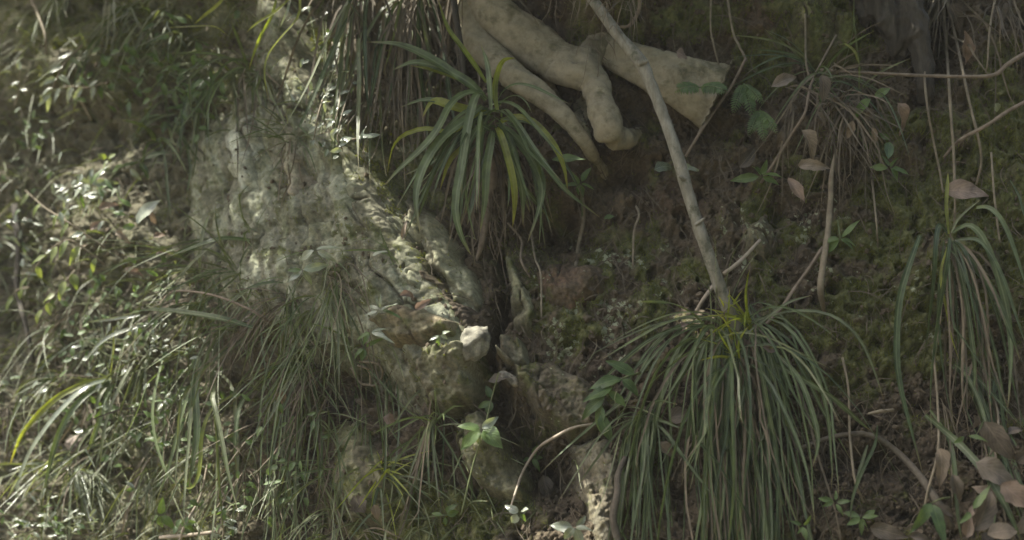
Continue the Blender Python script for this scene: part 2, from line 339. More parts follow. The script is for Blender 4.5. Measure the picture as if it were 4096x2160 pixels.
# ---- blades and leaves
def strip(pts, w, face, fold=.22, tip=.9, base=.55, twist=0.0):
    pts = np.asarray(pts, float); n = len(pts); s = np.linspace(0, 1, n)
    prof = w*np.minimum(base+(1-base)*np.clip(s/.25, 0, 1), 1)*np.clip((1-s)/.38, 0, 1)**(tip*.8)
    prof = np.maximum(prof, w*.03); T = nrmz(np.gradient(pts, axis=0))
    S = nrmz(np.cross(T, np.broadcast_to(face, T.shape))); Nn = np.cross(S, T)
    if twist:
        a = (twist*s)[:, None]; S = S*np.cos(a)+Nn*np.sin(a); Nn = np.cross(S, T)
    V = np.stack([pts-S*prof[:, None]*.5, pts-Nn*prof[:, None]*fold, pts+S*prof[:, None]*.5], 1).reshape(-1, 3)
    uv = np.stack(np.broadcast_arrays(np.array([0, .5, 1.])[None], s[:, None], np.zeros((1, 1))), -1).reshape(-1, 3)
    return V, grid_faces(n, 3), uv
def rface(k=.6):
    v = np.array([random.gauss(0, k), -1, .55+random.gauss(0, k*.5)]); return v/np.linalg.norm(v)
def blade_px(name, L, wpx, m, parent, n=14, twist=None, fold=.22):
    A = np.array(L, float); A = cat_rom(A, 40)
    for _ in range(10): A[1:-1] = .5*A[1:-1]+.25*(A[:-2]+A[2:])
    fl = lookup(DL, A[:, 0], A[:, 1]); fl = np.maximum(np.linspace(fl[0], fl[-1], 40), np.convolve(np.pad(fl, 8, 'edge'), np.ones(17)/17, 'valid'))
    pts = P(A[:, 0], A[:, 1], A[:, 2], fl)[np.linspace(0, 39, n).round().astype(int)]; V, F, uv = strip(pts, wpx*K, rface(.45), fold, twist=random.gauss(0, .5) if twist is None else twist)
    return mesh_obj(name, V, F, m, parent, attrs={'buv': uv})
def grow(root, d, L, g, n=13, clear=.012, kink=0.02, curl=.035):
    """a blade growing out and bending under its weight, kept in front of the bank"""
    cu = random.gauss(0, curl); cy_ = random.gauss(0, curl*.6); ds = L/(n-1); p = np.array(root, float); d = np.array(d, float); d /= np.linalg.norm(d); o = [p.copy()]
    kk = random.randint(3, n-3) if n > 8 and random.random() < .16 else -1
    for i in range(n-1):
        f = (i/(n-1))
        if i == kk: d = d+np.array([random.gauss(0, .7), random.gauss(0, .2), -.5*random.random()])
        d = d+np.array([random.gauss(0, kink)+cu, random.gauss(0, kink)+cy_, -g*ds*max(.25, 2.1-2.6*f)*9]); d /= np.linalg.norm(d)
        p = p+d*ds; ys = float(surf_y(p[None])[0])-clear*min(1, i/3)
        if p[1] > ys: p[1] = ys
        o.append(p.copy())
    return np.array(o)
def tuft(name, cx, cy, label, group, specs, crown=(12, 8), cat='grass tuft', off=.015):
    """specs: list of dict(n, name, mat, ax(lo,hi) sideways, az(lo,hi) upward, ay outwards, L(lo,hi), w(lo,hi) px, g)"""
    c = P(cx, cy, off); t = thing(name, c, label, cat, group)
    for sp in specs:
        ns = max(3, sp['n']//6); u = lambda k, dv: random.uniform(*sp.get(k, dv))
        shoots = [(random.gauss(0, crown[0]), random.gauss(0, crown[1]), u('ax', 0), u('ay', (.25, .8)), u('az', 0), random.uniform(.5, 1.7)) for _ in range(ns)]
        for i in range(sp['n']):
            sh = random.choice(shoots); r = P(cx+sh[0]+random.gauss(0, 7), cy+sh[1]+random.gauss(0, 7), off*random.random())
            d = (sh[2]+random.gauss(0, .2), -max(.05, sh[3]+random.gauss(0, .15)), sh[4]+random.gauss(0, .25)); ax = sh[2]
            L = random.uniform(*sp['L'])*random.choice([1, 1, 1, .8, .55])
            pts = grow(r, d, L, sp.get('g', 1.0)*sh[5]*random.uniform(.7, 1.35), sp.get('seg', 13), sp.get('clear', .012)*random.uniform(.4, 3.5), sp.get('kink', .02))
            V, F, uv = strip(pts, random.uniform(*sp['w'])*K, rface(.7), .2, twist=random.gauss(0, .7))
            m = sp['mat']; m = random.choice(m) if isinstance(m, list) else m
            mesh_obj(sp.get('name', 'blade'), V, F, M[m], t, attrs={'buv': uv})
    return t
def leaf_vf(base, d, up, L, W, curl=.15, fold=.25, shape=1.0, nseg=9, wave=.03, pointed=1.0):
    """oval leaf surface: base point, direction, face normal"""
    d = np.array(d, float); d /= np.linalg.norm(d); up = np.array(up, float); up = up-d*up.dot(d); up /= np.linalg.norm(up); s = np.cross(d, up)
    t = np.linspace(0, 1, nseg); ph = random.random()*6; asy = random.uniform(.75, 1.0); sd_ = random.choice((-1, 1)); tw = random.gauss(0, .5)
    prof = np.sin(np.pi*np.clip(t, 0, 1)**(.75*shape))**(.85*pointed)*.5*W; prof[0] = W*.03; prof[-1] = W*.01
    cols = np.array([-1, -.5, 0, .5, 1.]); V = []; U = []
    for i, ti in enumerate(t):
        c = np.array(base)+d*L*(ti-.12*curl*ti**2)-up*L*curl*ti**2
        for k in cols:
            lift = fold*abs(k)*prof[i]+wave*L*math.sin(ti*9+k*2+ph)*abs(k)
            kk = k*(asy if k*sd_ > 0 else 1)*(1+1.6*wave*math.sin(ti*23+ph*3+k*5)); V.append(c+s*prof[i]*kk*math.cos(tw*ti)+up*(lift+prof[i]*kk*math.sin(tw*ti))); U.append((.5+.5*k, ti, 0))
    return np.array(V), grid_faces(nseg, 5), np.array(U)
def leaf_px(name, px, py, Lpx, Wpx, ang, m, parent=None, off=.02, tilt=.35, curl=.2, label=None, cat=None, group=None, fold=.25, lean=0, centred=True, **kw):
    """leaf whose middle is at (px,py); ang: image angle of its length, 0 = right, 90 = up; tilt: how far it turns up"""
    a = R(ang); d = np.array([math.cos(a), lean, math.sin(a)]); c = P(px, py, off)
    base = c-d/np.linalg.norm(d)*Lpx*K*.5 if centred else c
    up = np.array([random.gauss(0, .25), -1, tilt])
    V, F, U = leaf_vf(base, d, up, Lpx*K, Wpx*K, curl, fold, **kw)
    o = mesh_obj(name, V, F, M[m] if isinstance(m, str) else m, parent, attrs={'buv': U}, origin=None if parent else base)
    if label: tag(o, label, cat, group)
    return o
def seedling(name, px, py, leaves, label, m='leaf', stem=None, group=None, off=.03, cat='seedling', tilt=.45):
    """leaves: (dx,dy tip direction as angle, length px, width px) from the middle; stem: px list"""
    c = P(px, py, off); t = thing(name, c, label, cat, group)
    if stem: tube('stem', stem, np.linspace(4, 2.5, len(stem)), M['stem'], t, 6)
    for a, L, W in leaves:
        r = random.uniform(2, 12); a += random.gauss(0, 12); q = random.uniform(.65, 1.1)
        leaf_px('leaf', px+r*math.cos(R(a)), py-r*math.sin(R(a)), L*q, W*q*random.uniform(.8, 1.05), a, m if random.random() < .7 or m not in ('leaf_silver',) else 'leaf', t, off+random.gauss(0, .008), tilt+random.gauss(0, .4), random.uniform(.05, .6), lean=random.uniform(-.9, .35), centred=False, shape=random.uniform(.85, 1.2))
    return t
#PART2
# ------------------------------------------------------------------ the bank
RED = np.array([.105,.074,.047]); BRN = np.array([.092,.075,.049]); DRK = np.array([.05,.04,.028]); MOSS = np.array([.078,.088,.032]); MOSS2 = np.array([.12,.128,.048])
OLIVE = np.array([.135,.135,.082]); PALE = np.array([.33,.33,.25]); GREY = np.array([.22,.215,.165])
def mixc(a, b, f): return a*(1-f[..., None])+b*f[..., None]
MOSS_ZONES = [(3330,150,200,130,1.3),(3850,900,500,420,.75),(3500,1300,420,260,.75),(2400,1150,330,280,.5),(3050,250,140,110,.9),(4000,500,220,260,.8),(2650,130,230,120,.6),
              (1560,680,160,190,1.1),(1700,2080,360,160,1.0),(500,150,700,200,.8),(3080,900,160,200,.55),(2250,1300,120,200,.5),(1950,2000,200,150,.6),(600,2000,400,200,.6),(3350,1450,260,120,.5)]
def bank_fields(x, y):
    crumb, c2 = worley(x+14*pn(x/40, y/40, 3), y+14*pn(x/40+9, y/40, 4), 46, 2)
    cl2, _ = worley(x, y, 17, 5)
    mo = np.zeros_like(x)
    for cx, cy, rx, ry, a in MOSS_ZONES: mo = np.maximum(mo, a*blob(x, y, cx, cy, rx, ry))
    mo = sst(.30, .60, mo*.75+.38*fbm(x, y, 150, 4, 21)+.20)
    red = np.clip(blob(x, y, 3060, 130, 170, 190)*1.1+blob(x, y, 2650, 760, 220, 150)*.55+blob(x, y, 2250, 1230, 180, 260)*.6, 0, 1)
    rk = np.clip(blob(x, y, 1250, 650, 430, 520)*1.3, 0, 1)*sst(-.3, .3, fbm(x, y, 120, 3, 33)+.1)
    soil = .020*fbm(x, y, 120, 4, 41, .6)+.015*(.6-crumb)+.006*(.6-cl2)+.003*fbm(x, y, 14, 2, 43)
    mossh = .014*fbm(x, y, 90, 3, 51)+.009*(.55-worley(x, y, 32, 8)[0])+.0035*fbm(x, y, 9, 2, 53)
    rockh = .012*ridged(x, y, 170, 3, 61)+.002*fbm(x, y, 16, 3, 63)
    h = soil*(1-mo)+(mossh+.006)*mo; h = h*(1-rk)+rockh*rk
    pits = sst(.36, .6, fbm(x, y, 75, 3, 71))*.018*(1-rk); h = h-pits
    f = fbm(x, y, 220, 4, 81)
    col = mixc(np.broadcast_to(BRN, x.shape+(3,)), DRK, sst(.0, .6, f)); col = mixc(col, RED, np.clip(red*(.75+.4*f), 0, 1))
    col = mixc(col, DRK*.9, np.clip(.75*blob(x, y, 3550, 1950, 420, 330), 0, 1)); col = mixc(col, DRK*.8, sst(.0, .02, pits)*.4)  # first mix puts the dimness of the lower right into the soil colour
    mc = mixc(np.broadcast_to(MOSS, x.shape+(3,)), MOSS2, sst(-.2, .5, fbm(x, y, 45, 3, 91)))
    col = mixc(col, mc, mo*.88); rc = mixc(np.broadcast_to(OLIVE, x.shape+(3,)), PALE, sst(-.1, .5, fbm(x, y, 140, 4, 95))); col = mixc(col, rc, rk*.85)
    hz = sst(1600, 500, x)*.6; col = mixc(col, np.array([.125,.125,.08]), hz)  # paler towards the left: haze put into the bank colour
    li = .9*blob(x, y, 2420, 1120, 330, 260)+.75*blob(x, y, 3250, 980, 260, 230)+.6*blob(x, y, 2280, 1450, 230, 160)+.6*blob(x, y, 3700, 1250, 260, 200)+.6*blob(x, y, 2960, 950, 120, 120)+.35*blob(x, y, 1500, 1000, 300, 300)
    li = 1.6*li*sst(-.25, .35, fbm(x, y, 120, 3, 97))
    return h, col, li, mo
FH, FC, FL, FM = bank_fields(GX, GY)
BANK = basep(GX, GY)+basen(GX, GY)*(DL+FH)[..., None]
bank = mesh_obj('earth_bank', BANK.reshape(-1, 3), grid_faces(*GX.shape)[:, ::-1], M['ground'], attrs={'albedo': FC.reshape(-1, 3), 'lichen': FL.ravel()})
bank['kind'] = 'structure'; bank['label'] = 'steep mossy brown earth bank with crumbly soil and lichen'
gx = np.linspace(-60, 60, 41); gxx, gyy = np.meshgrid(gx, gx)
gv = np.stack([gxx, gyy-40, -1.62+.03*fbm(gxx, gyy, 3.0, 3, 5)], -1).reshape(-1, 3)
gr = mesh_obj('forest_floor', gv, grid_faces(41, 41), M['ground'], attrs={'albedo': np.broadcast_to(np.array([.085,.075,.045]), (len(gv), 3)), 'lichen': np.zeros(len(gv))}); gr['kind'] = 'structure'
def Pf(px, py, off=0.0):      # on the rough surface
    px = np.asarray(px, float); py = np.asarray(py, float); return P(px, py, lookup(FH, px, py)+off)

# ------------------------------------------------------------------ rocks set into the bank
PATCH = []
def rock_patch(name, poly, raise_, edge, base, alt, moss, label, cat='rock', lich=.3, seed=1, sink=.035, facet=.010, step=5, tiltx=0., tilty=0., m='rock', rough=.0025):
    Pl = np.array(poly, float); x0, y0 = Pl.min(0)-40; x1, y1 = Pl.max(0)+40
    ax = np.arange(x0, x1, step); ay = np.arange(y0, y1, step); X, Y = np.meshgrid(ax, ay)
    wx = X+16*fbm(X, Y, 90, 3, seed+3); wy = Y+16*fbm(X, Y, 90, 3, seed+13)
    s = sdf(wx, wy, poly); f = sst(-14, edge, s)
    d = lookup(DL, X, Y)+raise_*f-sink*(1-f)*sst(20, -30, s)
    cx, cy = Pl.mean(0); d = d+f*(tiltx*(X-cx)+tilty*(Y-cy))*K
    m1, m2 = worley(X+30*pn(X/120, Y/120, seed)-.25*Y, (Y+20*pn(X/90, Y/90, seed+6))*.42, 110, seed+2)
    d = d+f*(facet*(m1-.5)*-1.0+facet*.8*fbm(X, Y, 120, 3, seed+5)+rough*fbm(X, Y, 16, 3, seed+9)+.003*ridged(X-.25*Y, Y*.3, 60, 3, seed+15)+.004*fbm(X, Y, 34, 2, seed+19))
    crack = sst(.07, .0, m2-m1)*sst(-.1, .3, fbm(X, Y, 200, 2, seed+40)); d = d-f*crack*.016; streak = sst(.55, 1.1, ridged(X-.2*Y, Y*.22, 120, 3, seed+70)+.5*fbm(X, Y, 200, 2, seed+71)); d = d-f*streak*.003
    v = basep(X, Y)+basen(X, Y)*d[..., None]
    n1 = fbm(X, Y, 110, 4, seed+23); n2 = fbm(X, Y, 30, 3, seed+29)
    col = mixc(np.broadcast_to(np.array(base, float), X.shape+(3,)), np.array(alt, float), sst(-.35, .45, n1+.5*n2))
    mo = sst(.25, .6, moss+.5*fbm(X, Y, 80, 4, seed+31)+.25*n2-.25*(1-f)*0); col = mixc(col, MOSS, mo*.85); col = mixc(col, DRK*1.3, np.clip(crack*.8+.45*streak, 0, .9)); gw = (s > 8)*np.clip(.08+.7*mo, 0, 1); pk = rng.random(X.shape) < .16*gw; PATCH.append((v[pk], basen(X, Y)[pk], rng.random(int(pk.sum())) < .82))
    F = grid_faces(*X.shape)[:, ::-1]; keep = (s.ravel()[F] > -28).any(1); F = F[keep]
    used = np.unique(F); re = np.full(X.size, -1); re[used] = np.arange(len(used))
    V = v.reshape(-1, 3)[used]; li = (lich*sst(-.2, .3, fbm(X, Y, 90, 2, seed+50))).ravel()[used]
    o = mesh_obj(name, V, re[F], M[m], attrs={'albedo': col.reshape(-1, 3)[used], 'lichen': li}, origin=V.mean(0)); tag(o, label, cat)
    return o
rock_patch('rock_outcrop', [(740,560),(900,440),(1040,330),(1080,-60),(1260,-60),(1340,330),(1460,560),(1600,780),(1740,1050),(1850,1250),(1930,1420),(1940,1600),(1700,1680),(1480,1560),(1200,1420),(900,1250),(760,1060)], .035, 130, (.25,.26,.185), (.15,.16,.098), .2, 'broad mossy rock outcrop left of centre behind the paler faces', lich=.5, seed=2, facet=.013)
rock_patch('pale_rock', [(930,560),(1010,490),(1110,470),(1165,560),(1150,760),(1080,880),(1010,820),(950,720)], .075, 90, (.40,.42,.33), (.29,.30,.22), -.35, 'palest smooth rock face on the left, below the small wiry tuft', seed=3, tiltx=.10)
rock_patch('pale_rock', [(1190,450),(1290,470),(1370,600),(1400,760),(1330,930),(1220,900),(1180,700)], .045, 100, (.29,.265,.195), (.22,.22,.15), -.05, 'tan rock face between the palest rock and the sunlit ridge', seed=5, tiltx=.08)
rock_patch('pale_rock', [(740,900),(840,720),(930,760),(960,900),(1060,930),(1000,1020),(800,1010)], .045, 100, (.30,.31,.22), (.19,.2,.13), .1, 'low pale rock left of centre above the dense grass', seed=7, tiltx=.1)
rock_patch('rock_ridge', [(1120,20),(1240,40),(1330,240),(1420,440),(1500,600),(1610,800),(1730,1030),(1800,1200),(1760,1260),(1560,1270),(1350,1240),(1240,1120),(1290,950),(1420,880),(1400,640),(1290,430),(1180,250)], .04, 90, (.22,.225,.15), (.14,.145,.09), .25, 'long slanting rock ridge whose edge catches the sun', lich=.5, seed=9, tiltx=-.06)
rock_patch('rock_slab', [(1640,800),(1740,850),(1850,990),(1960,1210),(1930,1280),(1850,1230),(1740,1080),(1660,930)], .045, 45, (.20,.20,.13), (.28,.28,.19), .1, 'leaning rock slab right of the sunlit ridge, above the white stone', lich=.55, seed=11, tiltx=-.1)
rock_patch('mossy_rock', [(1450,560),(1560,540),(1650,600),(1690,760),(1680,850),(1600,800),(1510,670)], .015, 60, (.12,.12,.065), (.16,.155,.09), .45, 'dark mossy rock face left of the central striped tuft', lich=.1, seed=13)
rock_patch('rock_slab', [(1960,1000),(2040,1020),(2110,1130),(2150,1260),(2130,1350),(2060,1330),(2040,1180),(1980,1090)], .03, 30, (.15,.15,.09), (.21,.21,.13), .25, 'narrow upright rock slab under the central tuft, right of the crevice', lich=.3, seed=15)
rock_patch('boulder', [(1560,1330),(1660,1285),(1790,1295),(1880,1350),(1890,1430),(1760,1455),(1620,1430)], .07, 45, (.19,.165,.105), (.15,.145,.085), .2, 'rounded brown boulder left of the white sunlit stone', seed=17)
rock_patch('boulder', [(1745,1440),(1850,1420),(1960,1440),(1985,1530),(1930,1640),(1830,1690),(1740,1650),(1720,1540)], .075, 40, (.18,.175,.115), (.13,.13,.08), .3, 'craggy boulder directly below the white sunlit stone', lich=.45, seed=19, facet=.018, rough=.004)
rock_patch('boulder', [(1850,1690),(1960,1660),(2040,1760),(2120,1900),(2100,2010),(1980,2000),(1880,1900),(1830,1790)], .06, 40, (.15,.15,.09), (.19,.19,.12), .3, 'smooth slanting boulder left of the dark crevice, low in the middle', lich=.35, seed=21)
rock_patch('boulder', [(2050,1480),(2180,1440),(2330,1500),(2440,1620),(2420,1730),(2280,1760),(2170,1690),(2080,1590)], .05, 45, (.14,.125,.085), (.11,.1,.062), .25, 'brown crumbling boulder right of the dark crevice', lich=.45, seed=23, facet=.014, rough=.005)
rock_patch('boulder', [(2260,1770),(2420,1750),(2500,1860),(2490,2060),(2480,2240),(2390,2240),(2340,2040),(2260,1880)], .035, 60, (.17,.16,.115), (.16,.145,.095), .05, 'pale rough boulder half hidden by the big hanging tuft', lich=.3, seed=25, facet=.014, rough=.004)
rock_patch('rock_slab', [(2000,1360),(2080,1370),(2130,1470),(2060,1500),(2010,1460)], .05, 20, (.16,.155,.1), (.2,.19,.13), .2, 'small wedged rock in the crevice right of the white stone', seed=27)
rock_patch('boulder', [(1380,1700),(1480,1690),(1520,1790),(1640,1900),(1600,2100),(1420,2120),(1330,1950)], .04, 50, (.13,.125,.075), (.17,.165,.1), .4, 'mossy boulder behind the low grass at the bottom', seed=29)
rock_patch('moss_cushion', [(3150,50),(3290,20),(3400,70),(3470,160),(3420,270),(3300,290),(3180,270),(3140,170)], .05, 70, (.10,.105,.035), (.13,.13,.045), .7, 'thick green moss cushion at the top right', cat='moss', lich=.25, seed=31, m='ground', rough=.005)
rock_patch('moss_cushion', [(3930,700),(4060,640),(4180,720),(4190,880),(4050,900),(3950,830)], .03, 60, (.085,.09,.032), (.11,.11,.04), .6, 'low green moss cushion by the right edge', cat='moss', lich=.1, seed=33, m='ground', rough=.005)
rock_patch('rock_slab', [(2270,350),(2340,360),(2380,450),(2360,560),(2300,520),(2280,430)], .02, 25, (.25,.24,.15), (.19,.18,.11), 0, 'pale stone wedged between the two hanging roots', seed=35)
rock_patch('soil_lump', [(2980,930),(3060,870),(3120,900),(3130,990),(3040,1040),(2980,1000)], .035, 36, (.15,.15,.10), (.12,.115,.07), .1, 'lichened lump right of the leaning pole', cat='soil lump', lich=.9, seed=37)
rock_patch('soil_lump', [(2130,1090),(2260,1010),(2420,1060),(2440,1180),(2300,1240),(2170,1210)], .03, 60, (.10,.078,.05), (.125,.085,.055), .0, 'brown soil lump below the central tuft', cat='soil lump', lich=.5, seed=39, m='ground', rough=.005)

def stone(name, px, py, rx, ry, label, m, off=.03, seed=1, cat='stone', rot=0, col=(.46,.44,.36)):
    bm = bmesh.new(); bmesh.ops.create_icosphere(bm, subdivisions=4, radius=1.0); c = P(px, py, off)
    V = np.array([v.co[:] for v in bm.verts]); F = [tuple(v.index for v in f.verts) for f in bm.faces]; bm.free()
    r = np.random.default_rng(seed)
    for _ in range(8):
        nn = nrmz(r.normal(size=3)); dd = .72+.2*r.random(); q = V@nn; V = V-np.maximum(q-dd, 0)[:, None]*nn
    V = V*(1+.14*pn(V[:, 0]*2.2+seed, V[:, 2]*2.2+V[:, 1]*2, seed)+.07*pn(V[:, 0]*6+V[:, 1]*5, V[:, 2]*6, seed+1)+.03*pn(V[:, 0]*17+V[:, 1]*11, V[:, 2]*15, seed+2)-.10*sst(.8, .98, 1-2*np.abs(pn(V[:, 0]*1.6+V[:, 1], V[:, 2]*1.6, seed+5))))[:, None]
    ca, sa = math.cos(R(rot)), math.sin(R(rot)); V = V*np.array([rx*K, (rx+ry)*.42*K, ry*K]); V = np.stack([V[:, 0]*ca-V[:, 2]*sa, V[:, 1], V[:, 0]*sa+V[:, 2]*ca], 1)
    cl = np.array(col)[None]*(1+.25*pn(V[:, 0]*70, V[:, 2]*90, 5))[:, None]
    return tag(mesh_obj(name, V+c, F, M['rock'], attrs={'albedo': cl*(1-.6*sst(.05, .45, fbm(V[:, 0]*1000, V[:, 2]*1000+V[:, 1]*700, 30, 3, seed)))[:, None], 'lichen': np.zeros(len(V))}, origin=c), label, cat)
stone('stone', 1895, 1372, 62, 78, 'small white sunlit stone at the head of the dark crevice', 'rock', .045, 4, rot=-25, col=(.19,.185,.145))
stone('stone', 2035, 1515, 46, 22, 'thin pale stone chip lodged across the dark crevice', 'rock', .03, 9, rot=-30, col=(.26,.24,.19))
stone('stone', 1010, 1290, 40, 28, 'small grey stone in the dense left grass', 'rock', .03, 12, col=(.2,.19,.15))
stone('stone', 310, 1780, 55, 50, 'pinkish grey stone under the arching blades at lower left', 'rock', .03, 17, col=(.3,.26,.22))

# ------------------------------------------------------------------ exposed roots (one joined, knotty body each)
def fused(name, tubes, voxel, m, label, cat, smooth=8, extra=None, rug=0):
    VV, FF = [], []; k = 0
    for L, rp, fl in tubes:
        V, F = tube_vf(pxpts(L), np.asarray(rp, float)*K, 14, len(L)*7, .035, fl); VV.append(V); FF += [tuple(i+k for i in f) for f in F]; k += len(V)
    V = np.vstack(VV); me = bpy.data.meshes.new('tmp'); me.from_pydata([tuple(v) for v in V], [], FF); o = bpy.data.objects.new('tmp', me); COL.objects.link(o)
    rm = o.modifiers.new('r', 'REMESH'); rm.mode = 'VOXEL'; rm.voxel_size = voxel
    sm = o.modifiers.new('s', 'SMOOTH'); sm.iterations = smooth; sm.factor = .5
    dg = bpy.context.evaluated_depsgraph_get(); ev = bpy.data.meshes.new_from_object(o.evaluated_get(dg)); bpy.data.objects.remove(o)
    V = np.empty(len(ev.vertices)*3); ev.vertices.foreach_get('co', V); V = V.reshape(-1, 3)
    NN = np.empty(len(ev.vertices)*3); ev.vertices.foreach_get('normal', NN); NN = NN.reshape(-1, 3)
    u = V[:, 0]*.8-V[:, 2]*.6; w = V[:, 0]*.6+V[:, 2]*.8+V[:, 1]
    V = V+NN*(.005*pn(u*12, w*24, 3)+.0022*pn(u*18, w*90, 7)+.0012*pn(u*30, w*240, 9)-.004*sst(.35, .6, pn(u*34, w*16, 12)))[:, None]
    if rug: V = V+NN*(rug*ridged(V[:, 0]+V[:, 1]*.7+.02*pn(V[:, 2]*9, V[:, 0]*9, 2), V[:, 2]*.22, .03, 3, 4)-rug*1.0)[:, None]
    if extra: V = extra(V)
    F = [tuple(p.vertices) for p in ev.polygons]; bpy.data.meshes.remove(ev)
    return tag(mesh_obj(name, V, F, m, origin=V.mean(0)), label, cat)
fused('tree_root', [
    ([(1880,-170,.0),(1925,-20,.05),(2020,90,.085),(2120,170,.095),(2220,240,.09),(2310,285,.085)], [60,76,94,104,94,78], .8),
    ([(2310,275,.085),(2375,330,.085),(2405,420,.085),(2435,510,.085),(2440,560,.08)], [78,66,60,62,58], .85),
    ([(2440,560,.075),(2510,550,.035),(2580,530,-.03)], [56,42,26], .8),
    ([(2150,230,.09),(2190,330,.08),(2230,400,.05),(2280,450,.0)], [40,22,15,8], .9),
    ([(2310,270,.07),(2390,200,.03),(2450,150,.0)], [66,64,50], .8)], .0055, M['root'], 'thick pale forked root bulging downwards at the top centre', 'root')
fused('tree_root', [
    ([(1850,-170,.0),(1865,-20,.045),(1885,110,.06),(1945,205,.075),(2050,300,.085),(2160,380,.085),(2265,480,.075),(2345,585,.06),(2400,660,.03),(2425,720,-.01)], [46,54,62,66,60,50,40,31,22,10], .85)], .005, M['root'], 'slender pale root slanting down from the left under the forked root', 'root')
def jag(V):
    px, py = proj(V); s = (px-2800)*.9-(py-330)*-.38     # broken end, splintered
    lim = 118+10*pn(V[:, 2]*60, V[:, 1]*60, 5)+6*pn(V[:, 2]*200, V[:, 1]*150, 6)
    over = np.maximum(((px-2910)*.91+(py-285)*.42)-8*pn(V[:, 2]*90, V[:, 1]*90, 5)-5*pn(V[:, 2]*300, V[:, 1]*200, 6), 0)*K
    V = V.copy(); V[:, 0] -= over*.91; V[:, 2] += over*.42; return V
fused('broken_root', [
    ([(2340,180,.01),(2450,215,.04),(2570,262,.06),(2690,312,.07),(2790,358,.07),(2880,400,.06),(2960,440,.05)], [64,76,90,106,130,165,185], .5)], .0055, M['root'], 'stout pale root ending in a flared broken stump at the top', 'root', 6, jag)
fused('old_tree', [
    ([(3500,-120,.02),(3530,20,.05),(3570,130,.055),(3600,230,.03)], [75,70,58,30], .9),
    ([(3640,-120,.03),(3640,20,.075),(3665,120,.085),(3690,220,.08),(3700,320,.06),(3705,400,.02)], [62,58,52,40,30,24], .9),
    ([(3430,-60,.02),(3455,60,.03),(3480,150,.01)], [40,32,18], .9)], .0045, M['trunk'], 'dark bark tree base at the top right beside a black hollow', 'tree', 3, None, .009)

# ------------------------------------------------------------------ pole, twigs, vines
def stick(name, L, rpx, m, label, cat, sides=8, group=None, wob=.12, n=None):
    return tag(tube(name, L, rpx, M[m], None, sides, n, wob), label, cat, group)
pole_L = [(2330,-60,.13),(2400,40,.14),(2480,150,.15),(2560,245,.155),(2605,340,.155),(2660,480,.15),(2715,640,.145),(2760,800,.14),(2820,980,.12),(2880,1150,.095),(2950,1330,.05)]
_A = np.array(pole_L); _C = P(_A[:, 0], _A[:, 1], _A[:, 2]+np.linspace(.06, 0, len(_A)), np.linspace(.03, float(lookup(DL, 2950., 1330.)), len(_A)))
_V, _F = tube_vf(_C, np.array([21,22,23,27,23,22,24,23,24,24,25])*K, 14, 90, .10); pole = mesh_obj('leaning_pole', _V, _F, M['pole'], None, origin=_C[-1])
0 and tube('leaning_pole', pole_L, [21,22,23,27,23,22,24,23,24,24,25], M['pole'], None, 14, 90, .10)
tag(pole, 'bare grey pole with a kink leaning from the top into the big tuft', 'pole')
for i, (px, py, o, dx, dy, r) in enumerate([(2625,395,.155,-24,-14,6),(2790,900,.135,26,-20,6),(2905,1230,.075,-22,-18,6),(2567,252,.16,26,-6,10),(2672,505,.16,22,-10,7),(2738,715,.15,-20,-8,8),(2850,1065,.115,16,-14,8)]):
    k_ = np.argmin(np.hypot(*(np.stack(proj(_V))-np.array([[px], [py]])))+40*(_V[:, 1]-_C[:, 1].min())); c_ = _V[k_]; e_ = np.array([dx, -12, -dy])*K; _v, _f = tube_vf([c_-e_*.3, c_+e_*.5, c_+e_], np.array([r*1.3, r, r*.5])*K, 8, 8); mesh_obj('knot', _v, _f, M['pole'], pole)
